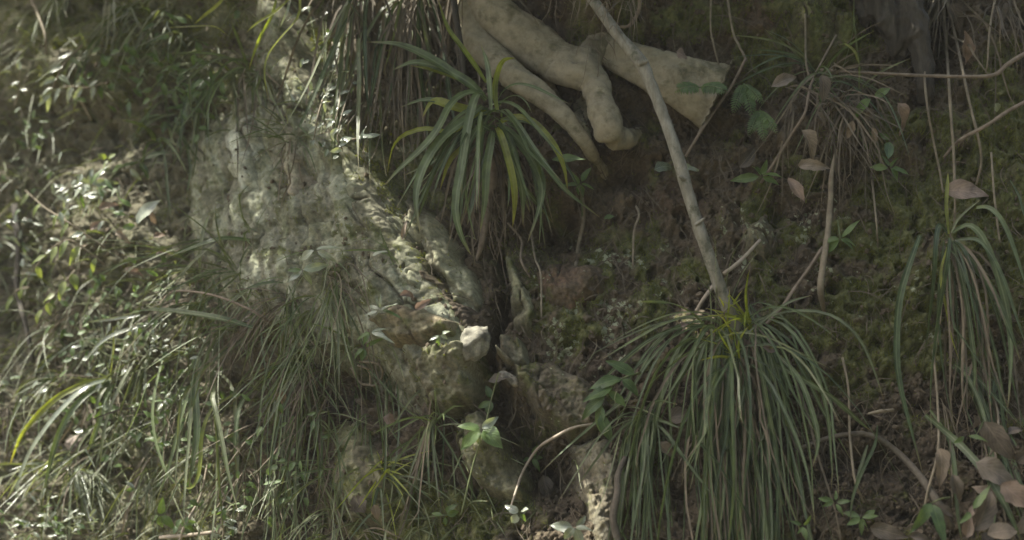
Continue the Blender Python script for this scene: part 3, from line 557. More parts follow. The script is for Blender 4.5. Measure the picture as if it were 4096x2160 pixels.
VINES = [
 ('hanging_vine', [(3728,-60,.06),(3715,120,.07),(3698,280,.075),(3710,430,.065),(3735,570,.05),(3760,690,.04),(3772,770,.02)], [5,5,5,5,5,4.5,4], 'vine', 'thin hanging vine just right of the dark tree base'),
 ('hanging_vine', [(3768,-60,.08),(3785,180,.085),(3795,330,.085),(3805,480,.08),(3814,600,.07),(3818,720,.06),(3820,830,.05),(3816,930,.02)], [6.5,6.5,6.5,6,6,6,5,5], 'vine', 'straight hanging vine that runs down to the right tuft'),
 ('hanging_vine', [(3775,-40,.06),(3820,140,.06),(3850,280,.06),(3880,420,.06),(3915,560,.05),(3925,650,.04),(3905,740,.02)], [6,6,6,6,6,5,5], 'vine', 'hanging vine slanting right, third from the dark tree base'),
 ('horizontal_twig', [(3280,278,.06),(3400,288,.075),(3560,296,.085),(3700,303,.095),(3850,306,.10),(3975,300,.10),(4040,250,.10),(4180,170,.10)], [5,6,6.5,7,7,8,9,10], 'twig', 'long horizontal twig crossing in front of the dark tree base'),
 ('slanting_twig', [(3775,628,.04),(3840,560,.06),(3950,500,.08),(4040,440,.09),(4180,370,.10)], [5,7,7,8,9], 'twig', 'twig rising to the right edge above the pinkish dead leaf'),
 ('slanting_twig', [(2984,232,.09),(2925,345,.095),(2860,440,.095),(2800,530,.09),(2742,626,.06)], [5,6,6,6,6], 'twig', 'twig slanting across the broken root end'),
 ('hanging_rootlet', [(2848,-60,.07),(2842,100,.08),(2855,180,.085),(2876,262,.08)], [4.5,4,4,3.5], 'vine', 'thin rootlet hanging above the broken root end, nearer the pole'),
 ('hanging_rootlet', [(2903,-60,.07),(2930,120,.08),(2955,180,.085),(2988,245,.08)], [5.5,5,5,4.5], 'vine', 'thin rootlet hanging over the reddish soil'),
 ('dry_stalk', [(3221,55,.06),(3222,160,.07),(3224,250,.07),(3240,320,.05)], [4,4,4.5,5], 'vine', 'upright dry stalk in front of the moss cushion'),
 ('dry_stalk', [(3345,140,.08),(3280,260,.085),(3240,350,.085),(3220,450,.08),(3165,540,.07),(3090,660,.05),(3045,730,.02)], [4,4.5,5,5.5,6,6,6], 'twig', 'long bent dry stalk from the moss cushion to the leaf litter'),
 ('woody_stem', [(3345,600,.02),(3326,700,.05),(3322,800,.06),(3312,920,.065),(3292,1060,.06),(3282,1160,.045),(3298,1250,-.01)], [6,10,11,12,13,13,9], 'vine', 'thick upright woody stem among lichen on the right'),
 ('woody_stem', [(3290,990,.05),(3235,1075,.055),(3180,1150,.06),(3120,1240,.06),(3060,1300,.05)], [7,7,6.5,6,6], 'twig', 'dark side shoot slanting down left from the woody stem'),
 ('hanging_rootlet', [(2329,790,.02),(2334,880,.035),(2313,985,.035),(2300,1105,.005)], [8,8,8,7], 'vine', 'short thick rootlet on the soil right of the central tuft'),
 ('hanging_rootlet', [(2545,825,.02),(2556,862,.03),(2536,930,.03),(2532,1070,.01)], [5,5,4.5,4], 'vine', 'thin rootlet on lichened soil midway between central tuft and pole'),
 ('hanging_rootlet', [(2030,890,.06),(2085,960,.055),(2084,1040,.05),(2122,1112,.02)], [4.5,4.5,4.5,4], 'twig', 'wavy rootlet dangling left below the central tuft'),
 ('hanging_rootlet', [(2125,930,.05),(2140,1030,.045),(2163,1100,.04),(2166,1270,.02)], [4.5,4.5,4,3.5], 'vine', 'long rootlet dangling right below the central tuft'),
 ('broken_twig', [(3040,960,.05),(2960,1045,.07),(2895,1095,.07)], [6,8,8], 'twig_pale', 'pale broken twig sticking out right of the pole'),
 ('broken_twig', [(2855,1140,.07),(2815,1195,.07),(2785,1245,.05)], [8,8,7], 'twig_pale', 'pale broken twig left of the pole base'),
 ('arching_twig', [(2375,1695,.06),(2290,1712,.08),(2225,1745,.09),(2150,1795,.09),(2095,1880,.09),(2065,1960,.085),(2040,2040,.07)], [5,5.5,6,5.5,5,4.5,3.5], 'twig_pale', 'pale knotty twig arching over the crevice beside the big tuft'),
 ('low_root', [(2500,1830,.06),(2472,1900,.075),(2468,1980,.08),(2452,2070,.075),(2475,2180,.06)], [9,12,13,14,14], 'dark_twig', 'smooth upright root beside the rough pale boulder'),
 ('arched_root', [(3180,1800,.03),(3330,1748,.05),(3470,1738,.06),(3580,1800,.065),(3680,1905,.065),(3750,2010,.06),(3810,2110,.03)], [7,9,10,12,14,15,12], 'dark_twig', 'brown root arching over a hollow at the lower right'),
 ('thin_stalk', [(3370,1430,.06),(3394,1560,.07),(3400,1750,.08),(3420,1920,.075),(3455,2010,.05)], [5,5,5,5,4.5], 'vine', 'thin upright stalk in front of the arched root'),
 ('thin_stalk', [(3732,1400,.06),(3750,1600,.07),(3752,1800,.08),(3712,1960,.075),(3690,2070,.05)], [5,5,5,4.5,4], 'vine', 'thin stalk hanging over the right end of the arched root'),
 ('dark_stick', [(1806,-60,.12),(1830,100,.13),(1850,240,.13),(1858,370,.10)], [13,13,12,11], 'trunk', 'dark upright stick left of the pale roots'),
 ('curled_tendril', [(1405,1470,.06),(1440,1530,.07),(1480,1535,.075),(1475,1480,.075),(1430,1462,.07)], [5,5,5,5,4], 'vine', 'small curled tendril over the dark hollow beside the dense grass'),
 ('curled_tendril', [(1440,1446,.06),(1510,1455,.075),(1530,1495,.08),(1505,1540,.08),(1450,1535,.07)], [5,5,5,4.5,4], 'vine', 'larger curled tendril looping right over the dark hollow'),
 ('long_stalk', [(640,1215,.10),(700,1165,.12),(850,1180,.13),(1000,1238,.11),(1080,1290,.08)], [5,5,5,5,5], 'twig', 'long thin stalk arching across the left grass'),
 ('grey_stem', [(60,820,.03),(75,1000,.08),(68,1150,.09),(100,1290,.08),(135,1450,.06)], [20,17,15,12,11], 'trunk', 'grey bark stem close to the left edge'),
 ('thin_stalk', [(100,-60,.05),(175,120,.07),(185,220,.06)], [7,6,5], 'vine', 'pale thin stalk at the upper left corner'),
 ('hanging_rootlet', [(310,380,.04),(345,440,.05),(365,480,.03)], [7,7,6], 'twig_pale', 'short bent rootlet over the dark hollow at upper left'),
 ('thin_stalk', [(830,1860,.05),(800,1990,.06),(740,2100,.06),(715,2180,.05)], [5,5,6,6], 'twig_pale', 'dry bent stalk low on the left'),
 ('fallen_twig', [(640,2150,.05),(760,2140,.055),(860,2128,.05)], [8,8,7], 'twig_pale', 'pale fallen twig lying flat at the bottom left'),
 ('thin_stalk', [(3930,1480,.04),(3990,1640,.06),(3985,1760,.07),(3960,1820,.06)], [4.5,4.5,4.5,4], 'vine', 'thin stalk above the heap of grey dead leaves'),
 ('broken_twig', [(3475,1655,.05),(3520,1645,.06),(3575,1640,.05)], [5,7,6], 'vine', 'short pale broken twig above the arched root'),
 ('hanging_rootlet', [(2560,-40,.10),(2555,40,.11),(2520,100,.11),(2475,108,.09)], [9,8,7,5], 'twig', 'curved rootlet hanging right of the pole top'),
 ('hanging_rootlet', [(3480,690,-.01),(3492,760,.03),(3500,830,.04),(3508,920,.04),(3512,1010,-.005)], [3,4,4.5,4,2.5], 'vine', 'rootlet hanging on moss between woody stem and right tuft'),
 ('thin_stalk', [(3990,-50,.07),(3960,110,.08),(3950,250,.07),(3942,290,.05)], [5,5,4,4], 'vine', 'thin dry stalk near the top right corner'),
 ('thin_stalk', [(3965,610,.06),(3975,760,.07),(3990,900,.06),(4000,970,.04)], [4.5,4.5,4.5,4], 'vine', 'thin stalk dangling behind the right tuft'),
]
for nm, L, r, m, lab in VINES:
    cat = nm.split('_')[-1]; stick(nm, L, r, m, lab, cat)
#PART3
# ------------------------------------------------------------------ grass tufts
G = lambda n, m, ax, az, L, w, **k: dict(n=n, mat=m, ax=ax, az=az, L=L, w=w, **k)
# central striped tuft: the blades the photograph shows one by one
c = P(1955, 520, .10); t = thing('striped_grass_tuft', c, 'central tuft of broad striped green blades under the pale roots', 'grass tuft')
CB = [ # points (px,py,off), width, material
 ([(1935,380,.12),(1870,330,.14),(1740,240,.16),(1600,175,.16),(1465,168,.14)],34,'blade'),
 ([(1945,400,.12),(1880,330,.14),(1780,275,.15),(1660,245,.15),(1570,280,.14)],30,'blade'),
 ([(1925,360,.12),(1880,330,.13),(1800,300,.14),(1720,275,.14),(1640,262,.13)],20,'blade_yellow'),
 ([(1945,330,.13),(1900,260,.14),(1850,190,.15),(1790,110,.15),(1750,-10,.14)],19,'blade_yellow'),
 ([(1965,440,.14),(1958,340,.16),(1950,260,.17),(1925,180,.17)],24,'blade'),
 ([(1990,440,.14),(1978,370,.15),(1990,290,.16),(2015,240,.17),(2060,232,.17)],22,'blade_yellow'),
 ([(1930,370,.14),(1870,365,.15),(1800,410,.16),(1760,500,.17),(1700,580,.16),(1590,680,.14),(1540,740,.12)],28,'blade'),
 ([(1940,390,.14),(1910,360,.17),(1880,450,.18),(1860,560,.18),(1840,700,.17),(1812,830,.16),(1850,960,.14),(1885,1020,.12)],32,'blade'),
 ([(1930,420,.13),(1870,470,.15),(1800,520,.16),(1740,580,.16),(1680,690,.15),(1660,800,.14),(1680,930,.12)],34,'blade'),
 ([(1930,440,.13),(1860,500,.14),(1790,530,.14),(1700,510,.14),(1580,560,.13),(1550,690,.12)],18,'blade_yellow'),
 ([(1950,450,.12),(1880,440,.13),(1800,420,.14),(1730,400,.13),(1690,470,.12)],34,'blade_yellow'),
 ([(1960,480,.12),(1900,450,.13),(1800,415,.13),(1700,395,.13),(1600,430,.12)],24,'blade'),
 ([(1960,520,.14),(1920,500,.16),(1870,580,.17),(1850,700,.17),(1840,850,.16),(1830,935,.14)],24,'blade'),
 ([(2000,480,.14),(2030,470,.16),(2080,500,.17),(2110,560,.17),(2170,640,.16),(2240,740,.15),(2310,800,.14),(2400,870,.12)],26,'blade'),
 ([(2000,490,.14),(2050,465,.16),(2120,475,.17),(2180,530,.17),(2230,600,.16),(2260,680,.15),(2270,760,.13)],24,'blade_yellow'),
 ([(1995,500,.14),(2020,520,.17),(2060,620,.18),(2080,730,.17),(2120,850,.15)],30,'blade'),
 ([(1990,510,.14),(2010,560,.18),(2060,660,.18),(2090,760,.17),(2092,900,.15)],30,'blade'),
 ([(1985,510,.14),(2005,540,.18),(2050,700,.18),(2060,810,.17),(2050,910,.15)],24,'blade_yellow'),
 ([(1990,500,.14),(2040,520,.17),(2130,620,.17),(2170,720,.16),(2210,880,.14)],28,'blade'),
 ([(1990,510,.14),(2040,530,.16),(2140,650,.16),(2170,780,.15),(2110,970,.13)],32,'blade'),
 ([(1970,520,.14),(1965,560,.17),(1945,680,.17),(1940,800,.16),(1920,930,.14)],28,'blade'),
 ([(1970,520,.14),(1960,580,.16),(1920,700,.16),(1885,830,.15),(1870,900,.14)],26,'blade_dark'),
 ([(1990,520,.14),(2020,600,.15),(2050,700,.15),(2120,780,.14),(2210,890,.12)],24,'blade'),
 ([(2010,500,.13),(2080,480,.15),(2160,510,.15),(2220,600,.14),(2290,700,.13),(2330,790,.12)],20,'blade_dark'),
 ([(1960,470,.12),(1890,520,.14),(1800,600,.14),(1720,720,.13),(1690,820,.11)],22,'blade_dark'),
 ([(1950,470,.12),(1880,560,.13),(1800,640,.13),(1760,760,.12)],18,'blade_yellow'),
 ([(1960,500,.11),(1850,560,.12),(1740,640,.12),(1620,700,.11)],18,'blade'),
]
for L, w, m in CB: blade_px('blade', L, w*1.12, M[m], t, 18)
for i in range(26):
    r = P(1962+random.gauss(0, 24), 470+random.gauss(0, 45), .13); pts = grow(r, (random.uniform(-1.1, 1.1), -.4, random.uniform(-.2, .9)), random.uniform(.17, .34), 1.0, 14, .05, .025)
    V, F, uv = strip(pts, random.uniform(11, 20)*K, rface(.6), twist=random.gauss(0, .5)); mesh_obj('blade', V, F, M[random.choice(['blade', 'blade', 'blade_dark'])], t, attrs={'buv': uv})
for i in range(46):
    r = P(1960+random.gauss(0, 20), 530+random.gauss(0, 30), .09); pts = grow(r, (random.gauss(0, .5), -.35, random.uniform(-.6, .5)), random.uniform(.12, .27), 1.2, 11, .03, .05)
    V, F, uv = strip(pts, random.uniform(7, 15)*K, rface(.8), twist=random.gauss(0, 1)); mesh_obj('dry_blade', V, F, M['blade_dry'], t, attrs={'buv': uv})
for i in range(16):
    r = P(1985+random.gauss(0, 45), 800+random.gauss(0, 70), .05); pts = grow(r, (random.gauss(0, .4), -.15, -.8), random.uniform(.07, .16), 1.0, 9, .02, .16)
    V, F = tube_vf(pts[::2], 2.6*K, 5, 14); mesh_obj('rootlet', V, F, M['twig'], t)
V, F = tube_vf(pxpts([(1960,430,.13),(1965,520,.12),(1975,640,.08),(1960,780,.04),(1930,960,.03),(1900,1060,.0)]), np.array([8,14,18,20,14,4])*K, 9, 30, .4); mesh_obj('root_clump', V, F, M['twig'], t)

# big hanging tuft at the pole's foot
tuft('hanging_grass_tuft', 2935, 1345, 'biggest tuft, long dark green blades hanging below the leaning pole', None, [
  G(118, ['blade','blade_dark','blade_dark'], (-.34,.30), (-.5,.6), (.30,.74), (6,17), g=1.3, ay=(.15,.6), clear=.02, kink=.035),
  G(40, ['blade','blade_dark'], (-.75,-.28), (-.2,.7), (.32,.6), (8,16), g=.95, ay=(.2,.5), clear=.02, kink=.035),
  G(16, ['blade','blade_dark'], (.3,.8), (-.2,.5), (.30,.52), (8,14), g=1.0, ay=(.2,.5), clear=.02, kink=.035),
  G(30, 'blade_yellow', (-.9,.5), (.1,1.2), (.06,.18), (7,12), g=.8, ay=(.3,.7)),
  G(12, 'blade_far', (-1.2,.9), (.5,1.3), (.20,.40), (5,8), g=.45, ay=(.2,.4)),
  G(95, 'blade_dry', (-.4,.5), (-.8,.3), (.12,.60), (5,12), g=1.2, ay=(.1,.5), name='dry_blade', clear=.02, kink=.07)], crown=(62, 46), off=.07)
# a lower tuft left beneath it
tuft('hanging_grass_tuft', 2560, 1660, 'lower left neighbour of the biggest tuft, fanning over the pale boulder', None, [
  G(34, ['blade','blade_dark'], (-.5,.15), (-.1,.6), (.20,.40), (7,13), g=1.1, ay=(.35,.8), clear=.02),
  G(10, 'blade_far', (-.9,.3), (.3,.8), (.2,.32), (6,10), g=.8)], crown=(50, 26), off=.05)
# right edge tuft
c = P(3800, 940, .07); t = thing('hanging_grass_tuft', c, 'tuft near the right edge with drooping blades, below the pinkish dead leaf', 'grass tuft')
for L, w, m in [
 ([(3790,930,.08),(3760,895,.10),(3745,950,.11),(3738,1080,.11),(3715,1300,.10),(3690,1480,.09)],22,'blade_dark'),
 ([(3680,940,.06),(3640,1050,.09),(3600,1180,.10),(3588,1320,.10),(3590,1500,.10),(3640,1700,.09),(3690,1890,.08)],26,'blade'),
 ([(3810,930,.08),(3870,890,.10),(3930,940,.11),(3980,1060,.11),(4020,1200,.10),(4042,1330,.10),(4044,1480,.09),(4030,1640,.08)],25,'blade'),
 ([(3815,960,.08),(3860,1000,.10),(3890,1100,.11),(3910,1260,.10),(3930,1440,.10)],24,'blade_dark'),
 ([(3820,960,.08),(3900,1050,.10),(3980,1180,.10),(4040,1320,.10),(4080,1440,.09)],26,'blade_dark'),
 ([(3800,950,.09),(3790,1040,.11),(3765,1200,.11),(3740,1360,.10),(3722,1560,.10),(3728,1770,.09)],24,'blade'),
 ([(3795,935,.09),(3785,820,.10),(3790,740,.10),(3792,690,.10)],16,'blade_yellow'),
 ([(3805,930,.09),(3830,880,.10),(3870,840,.10),(3920,800,.10)],10,'blade_far'),
 ([(3830,960,.08),(3920,960,.10),(4000,1080,.11),(4060,1250,.11),(4110,1400,.10)],18,'blade_dark'),
 ([(3800,960,.08),(3760,1100,.09),(3790,1250,.09),(3800,1330,.08),(3840,1450,.07)],13,'blade_yellow'),
 ([(3810,960,.08),(3850,1120,.09),(3880,1300,.09),(3900,1480,.08),(3890,1600,.07)],18,'blade'),
 ([(3905,830,.10),(3960,830,.12),(4020,900,.13),(4075,1050,.13),(4120,1200,.12)],24,'blade'),
 ([(4040,720,.10),(4075,780,.11),(4095,850,.11),(4130,950,.10)],14,'blade_dark'),
]: blade_px('blade', L, w, M[m], t, 18)
for i in range(34):
    r = P(3800+random.gauss(0, 16), 985+random.gauss(0, 25), .06); dry = i < 22
    pts = grow(r, (random.gauss(.12, .22), -.3, random.uniform(-.6, .3)), random.uniform(.22, .44), 1.1, 13, .03, .04)
    V, F, uv = strip(pts, random.uniform(7, 13)*K, rface(.8), twist=random.gauss(0, 1)); mesh_obj('dry_blade' if dry else 'blade', V, F, M['blade_dry' if dry else 'blade_dark'], t, attrs={'buv': uv})

tuft('dry_grass_curtain', 1600, -60, 'curtain of dry tan grass hanging from the top left of the roots', None, [
  G(120, 'blade_dry', (-.25,.3), (-.6,.3), (.22,.46), (7,13), g=1.2, ay=(.2,.5), name='dry_blade', clear=.03, kink=.03),
  G(26, ['blade_dark','blade_far'], (-.5,.2), (-.3,.5), (.3,.48), (12,24), g=1.1, ay=(.3,.6), clear=.05)], crown=(105, 30), off=.09)
tuft('dry_grass_curtain', 1490, 330, 'dry straggling grass between the sunlit ridge and the central tuft', None, [
  G(40, 'blade_dry', (-.8,.9), (-.6,.4), (.10,.24), (5,10), g=1.0, ay=(.2,.5), name='dry_blade', kink=.06, clear=.02),
  G(12, 'blade_far', (-.9,.6), (-.2,.6), (.15,.28), (7,12), g=1.0)], crown=(70, 90), off=.04)
tuft('dry_root_fringe', 2390, -40, 'fringe of fine dry rootlets hanging over the forked root', None, [
  G(46, 'blade_dry', (-.5,.5), (-.8,.1), (.05,.20), (2.5,5), g=.9, ay=(.2,.7), name='rootlet', clear=.07, kink=.13)], crown=(95, 45), off=.11, cat='rootlets')
tuft('dry_grass_tuft', 3360, 330, 'dry wiry tuft full of dead leaves at the upper right', None, [
  G(90, 'blade_dry', (-.7,.7), (-.5,.7), (.12,.30), (5,9), g=1.0, ay=(.2,.6), name='dry_blade', kink=.06, clear=.02),
  G(34, ['blade_dark','blade_far'], (-.9,.9), (0,.9), (.14,.30), (6,11), g=.9, ay=(.2,.6), kink=.04)], crown=(95, 55), off=.06)
tuft('dry_grass_tuft', 3960, -30, 'dry tangled grass hanging at the top right corner', None, [
  G(60, 'blade_dry', (-.5,.5), (-.6,.2), (.14,.34), (5,9), g=1.0, name='dry_blade', kink=.08, clear=.03)], crown=(120, 40), off=.06)
# dense left grass
tuft('dense_grass_tuft', 1180, 1200, 'dense dark tuft of fine grass left of the rock ridge foot', None, [
  G(130, ['blade_far','blade_dark','blade'], (-1.3,.6), (-.7,.8), (.10,.30), (4,8), g=.7, ay=(.2,.6), clear=.03, kink=.04),
  G(56, 'blade_dry', (-1.2,.6), (-.8,.7), (.10,.28), (3,6), g=.7, ay=(.2,.6), name='dry_blade', kink=.06, clear=.03)], crown=(190, 110), off=.06)
tuft('dense_grass_tuft', 860, 1150, 'fine grass tuft at the far end of the dense left grass', None, [
  G(100, ['blade_far','blade_dark'], (-1.2,.5), (-.6,.9), (.10,.28), (4,8), g=.7, ay=(.2,.6), clear=.03, kink=.04),
  G(28, 'blade_dry', (-1.2,.5), (-.7,.6), (.10,.26), (3,6), g=.8, name='dry_blade', kink=.06)], crown=(150, 90), off=.05)
tuft('dense_grass_tuft', 1240, 1520, 'lower grass tuft beside the dark hollow left of centre', None, [
  G(110, ['blade_far','blade_dark','blade'], (-1.0,.4), (-.7,.6), (.12,.34), (5,9), g=.9, ay=(.2,.6), clear=.02, kink=.04),
  G(40, 'blade_dry', (-1.0,.4), (-.8,.4), (.10,.28), (4,7), g=.9, name='dry_blade', kink=.06)], crown=(150, 110), off=.05)
tuft('small_grass_tuft', 1735, 1690, 'small upright tuft on rock left of the sunlit leafy plant', None, [
  G(16, ['blade','blade_far'], (-.5,.4), (-.2,1.2), (.10,.24), (6,11), g=.7, ay=(.2,.5)),
  G(30, ['blade_dry','blade_dark'], (-.5,.5), (-.6,.1), (.10,.26), (6,10), g=1.1)], crown=(18, 14), off=.04)
tuft('small_grass_tuft', 1540, 1890, 'small green tuft on the mossy boulder at the bottom', None, [
  G(34, ['blade_far','blade_yellow','blade_dark'], (-.8,.8), (-.1,.9), (.08,.18), (6,10), g=.9)], crown=(24, 18), off=.04)
tuft('arching_grass_tuft', 790, 1460, 'tuft of broad blades arching down in the left foreground grass', None, [
  G(10, ['blade','blade_far'], (-.7,.4), (.0,.8), (.26,.46), (11,19), g=1.0, ay=(.4,.8), clear=.06)], crown=(140, 40), off=.08)
c = P(440, 1510, .08); t = thing('arching_grass_tuft', c, 'few long blades arching left down to the lower left corner', 'grass tuft')
for L, w, m in [
 ([(445,1515,.08),(340,1545,.11),(220,1660,.13),(120,1800,.13),(70,1930,.12),(58,2040,.10)],26,'leaf_silver'),
 ([(445,1510,.08),(350,1530,.10),(240,1580,.11),(150,1660,.11),(80,1750,.10),(40,1860,.09)],26,'blade_yellow'),
 ([(440,1520,.08),(330,1590,.12),(250,1700,.13),(200,1850,.13),(170,2020,.11)],26,'blade'),
 ([(440,1500,.08),(448,1440,.10),(455,1380,.10),(450,1300,.10)],14,'blade_yellow'),
 ([(440,1520,.08),(400,1580,.10),(380,1640,.10)],18,'blade_far'),
 ([(440,1520,.08),(410,1640,.10),(370,1760,.10),(350,1800,.09)],22,'blade'),
 ([(540,1440,.09),(480,1540,.12),(430,1660,.13),(405,1800,.12),(400,1880,.10)],16,'blade_far'),
 ([(800,1440,.10),(780,1560,.13),(790,1720,.13),(770,1850,.12),(755,1960,.10)],28,'blade'),
 ([(930,1580,.10),(840,1640,.12),(805,1750,.13),(800,1880,.12),(770,1950,.11),(730,1950,.10)],20,'blade_yellow'),
 ([(650,1440,.10),(620,1560,.12),(610,1700,.12),(660,1880,.11),(740,1970,.09)],17,'blade'),
 ([(1010,1560,.08),(960,1620,.11),(940,1760,.11),(945,1880,.09)],18,'blade'),
]: blade_px('blade', L, w, M[m], t, 18)
c = P(980, 1260, .1); t = thing('broad_blade_clump', c, 'clump of broad pale green blades reaching left over the grass', 'grass tuft')
for L, w, m in [
 ([(1010,1310,.10),(900,1275,.14),(760,1250,.16),(600,1235,.16),(480,1265,.13)],27,'blade'),
 ([(1000,960,.08),(900,950,.12),(820,970,.14),(740,1000,.14),(660,1030,.13)],26,'blade'),
 ([(800,1110,.08),(800,1000,.11),(820,900,.12),(840,850,.11)],20,'blade_far'),
 ([(660,1160,.08),(740,1080,.11),(800,1020,.12),(880,960,.12)],18,'blade_far'),
 ([(620,1290,.09),(470,1330,.12),(390,1380,.13),(330,1460,.12)],17,'leaf_silver'),
 ([(560,1260,.09),(450,1275,.11),(350,1290,.11)],14,'leaf_silver'),
]: blade_px('blade', L, w, M[m], t, 16)
tuft('wiry_grass_tuft', 1172, 555, 'small dark wiry tuft growing on the palest rock face', None, [
  G(34, ['blade_dark','blade_far'], (-1.1,.6), (-.7,1.0), (.08,.16), (4,7), g=.6, ay=(.2,.6)), G(14, 'blade_dry', (-.2,.2), (-.9,-.2), (.10,.2), (5,8), name='dry_blade')], crown=(10, 14), off=.06)
tuft('small_grass_tuft', 1000, 300, 'grass tuft hanging above the palest rock face', None, [
  G(36, ['blade_far','blade'], (-.9,.7), (-.2,.9), (.14,.3), (8,13), g=1.0, ay=(.3,.7), clear=.03),
  G(30, 'blade_dry', (-.3,.5), (-.7,.1), (.14,.28), (6,10), g=1.1, name='dry_blade')], crown=(40, 34), off=.05)
c = P(1090, -20, .1); t = thing('trailing_grass_blades', c, 'few yellow green blades trailing in from the top left', 'grass tuft')
for L, w, m in [
 ([(910,-30,.12),(870,20,.13),(820,60,.13),(775,98,.12)],15,'blade_yellow'),
 ([(1110,-30,.12),(1090,60,.13),(1050,130,.13),(1020,200,.12),(995,280,.10)],14,'blade_yellow'),
 ([(1180,-30,.12),(1110,40,.14),(1030,90,.14),(985,130,.13)],12,'blade_yellow'),
 ([(1195,-30,.12),(1200,60,.14),(1130,140,.14),(1075,210,.13),(1055,290,.12),(1075,400,.10)],15,'blade_yellow'),
 ([(1165,-30,.11),(1150,40,.12),(1120,110,.11)],12,'leaf_silver'),
 ([(680,110,.09),(780,105,.10),(860,105,.10),(920,150,.09)],11,'blade_yellow'),
]: blade_px('blade', L, w, M[m], t, 14)
tuft('small_grass_tuft', 600, 560, 'small broad bladed tuft below the leafy plants at upper left', None, [
  G(24, ['blade_far','blade_dark','blade'], (-.9,.6), (-.1,.9), (.10,.22), (10,18), g=.9, clear=.03)], crown=(50, 34), off=.05)
tuft('small_grass_tuft', 240, -20, 'grass tuft hanging from the top left corner', None, [
  G(30, ['blade_far','blade'], (-.6,.6), (-.5,.4), (.14,.28), (8,14), g=1.0)], crown=(110, 30), off=.05)
tuft('sunlit_grass_tuft', 250, 1880, 'low tuft with pale sunlit blades at the lower left', None, [
  G(50, ['leaf_silver','blade_far'], (-.9,.7), (-.1,.8), (.10,.22), (7,13), g=1.0, clear=.02)], crown=(60, 30), off=.04)
tuft('small_grass_tuft', 3900, 1560, 'thin grass tuft above the heaped dead leaves', None, [
  G(24, ['blade_dark','blade'], (-.6,.6), (-.4,.4), (.16,.36), (9,17), g=1.0), G(14, 'blade_dry', (-.6,.6), (-.5,.3), (.12,.3), (5,8), name='dry_blade')], crown=(90, 60), off=.05)
c = P(3320, 1700, .06); t = thing('grass_sprays', c, 'loose long blades crossing in front of the arched root', 'grass tuft')
for L, w, m in [
 ([(3090,1450,.08),(3200,1510,.11),(3330,1590,.12),(3430,1680,.11),(3480,1720,.10)],19,'blade_dark'),
 ([(3090,1400,.08),(3190,1500,.11),(3240,1620,.12),(3275,1760,.12),(3250,1870,.11)],20,'blade'),
 ([(2990,1300,.08),(3110,1250,.10),(3270,1240,.11),(3380,1290,.12),(3450,1370,.12),(3500,1490,.11),(3535,1600,.10)],13,'blade_far'),
 ([(2990,1330,.08),(3070,1270,.10),(3150,1210,.11),(3250,1180,.11)],13,'blade_far'),
 ([(3700,1660,.06),(3800,1740,.09),(3900,1840,.10),(3990,1960,.10),(4050,2080,.10),(4090,2180,.09)],26,'blade_dark'),
 ([(3510,1700,.06),(3500,1780,.08),(3450,1880,.09),(3410,1990,.08),(3400,2100,.06)],14,'blade_dark'),
 ([(3470,1780,.07),(3440,1880,.08),(3405,2020,.08)],13,'blade_far'),
 ([(3720,1640,.06),(3800,1760,.08),(3820,1900,.08),(3830,2060,.07),(3850,2180,.06)],17,'blade_dark'),
]: blade_px('blade', L, w, M[m], t, 16)
c = P(3970, 2000, .1); 
for x, y, lab in [(260,1260,'fine grass between the grey stem and the long stalk'),(440,1750,'fine grass behind the arching left blades'),(720,1860,'fine grass low on the left above the four leaved plant'),(1010,1880,'fine grass left of the mossy boulder'),
  (120,1560,'fine grass at the left edge beside the arching blades'),(560,1480,'fine grass just below the sparkling leaf patch'),(1330,1800,'fine grass between the dark hollow and the bottom'),(1250,2060,'fine grass at the bottom edge left of the mossy boulder')]:
    tuft('fine_grass_tuft', x, y, lab, None, [G(34, ['blade_far','blade_dark','blade_far'], (-1.1,.5), (-.7,.7), (.08,.26), (4,8), g=.8, clear=.02, kink=.04), G(18, 'blade_dry', (-1.1,.5), (-.8,.4), (.08,.22), (4,8), g=.8, name='dry_blade', kink=.06)], crown=(110, 70), off=.04)
# upper left leafy slope: several grass tufts of fine blades
for i, (x, y, lab) in enumerate([(430,60,'fine green grass tuft on the upper left slope, nearest the corner'),(680,90,'fine green grass tuft on the upper left slope, middle of three'),(860,330,'fine green grass tuft on the upper left slope, nearest the rock')]):
    tuft('fine_grass_tuft', x, y, lab, 'fine grass on the upper left slope', [G(34, ['blade_far','blade_dark'], (-.9,.6), (-.2,.9), (.12,.26), (7,12), g=1.0, clear=.02)], crown=(70, 40), off=.04)
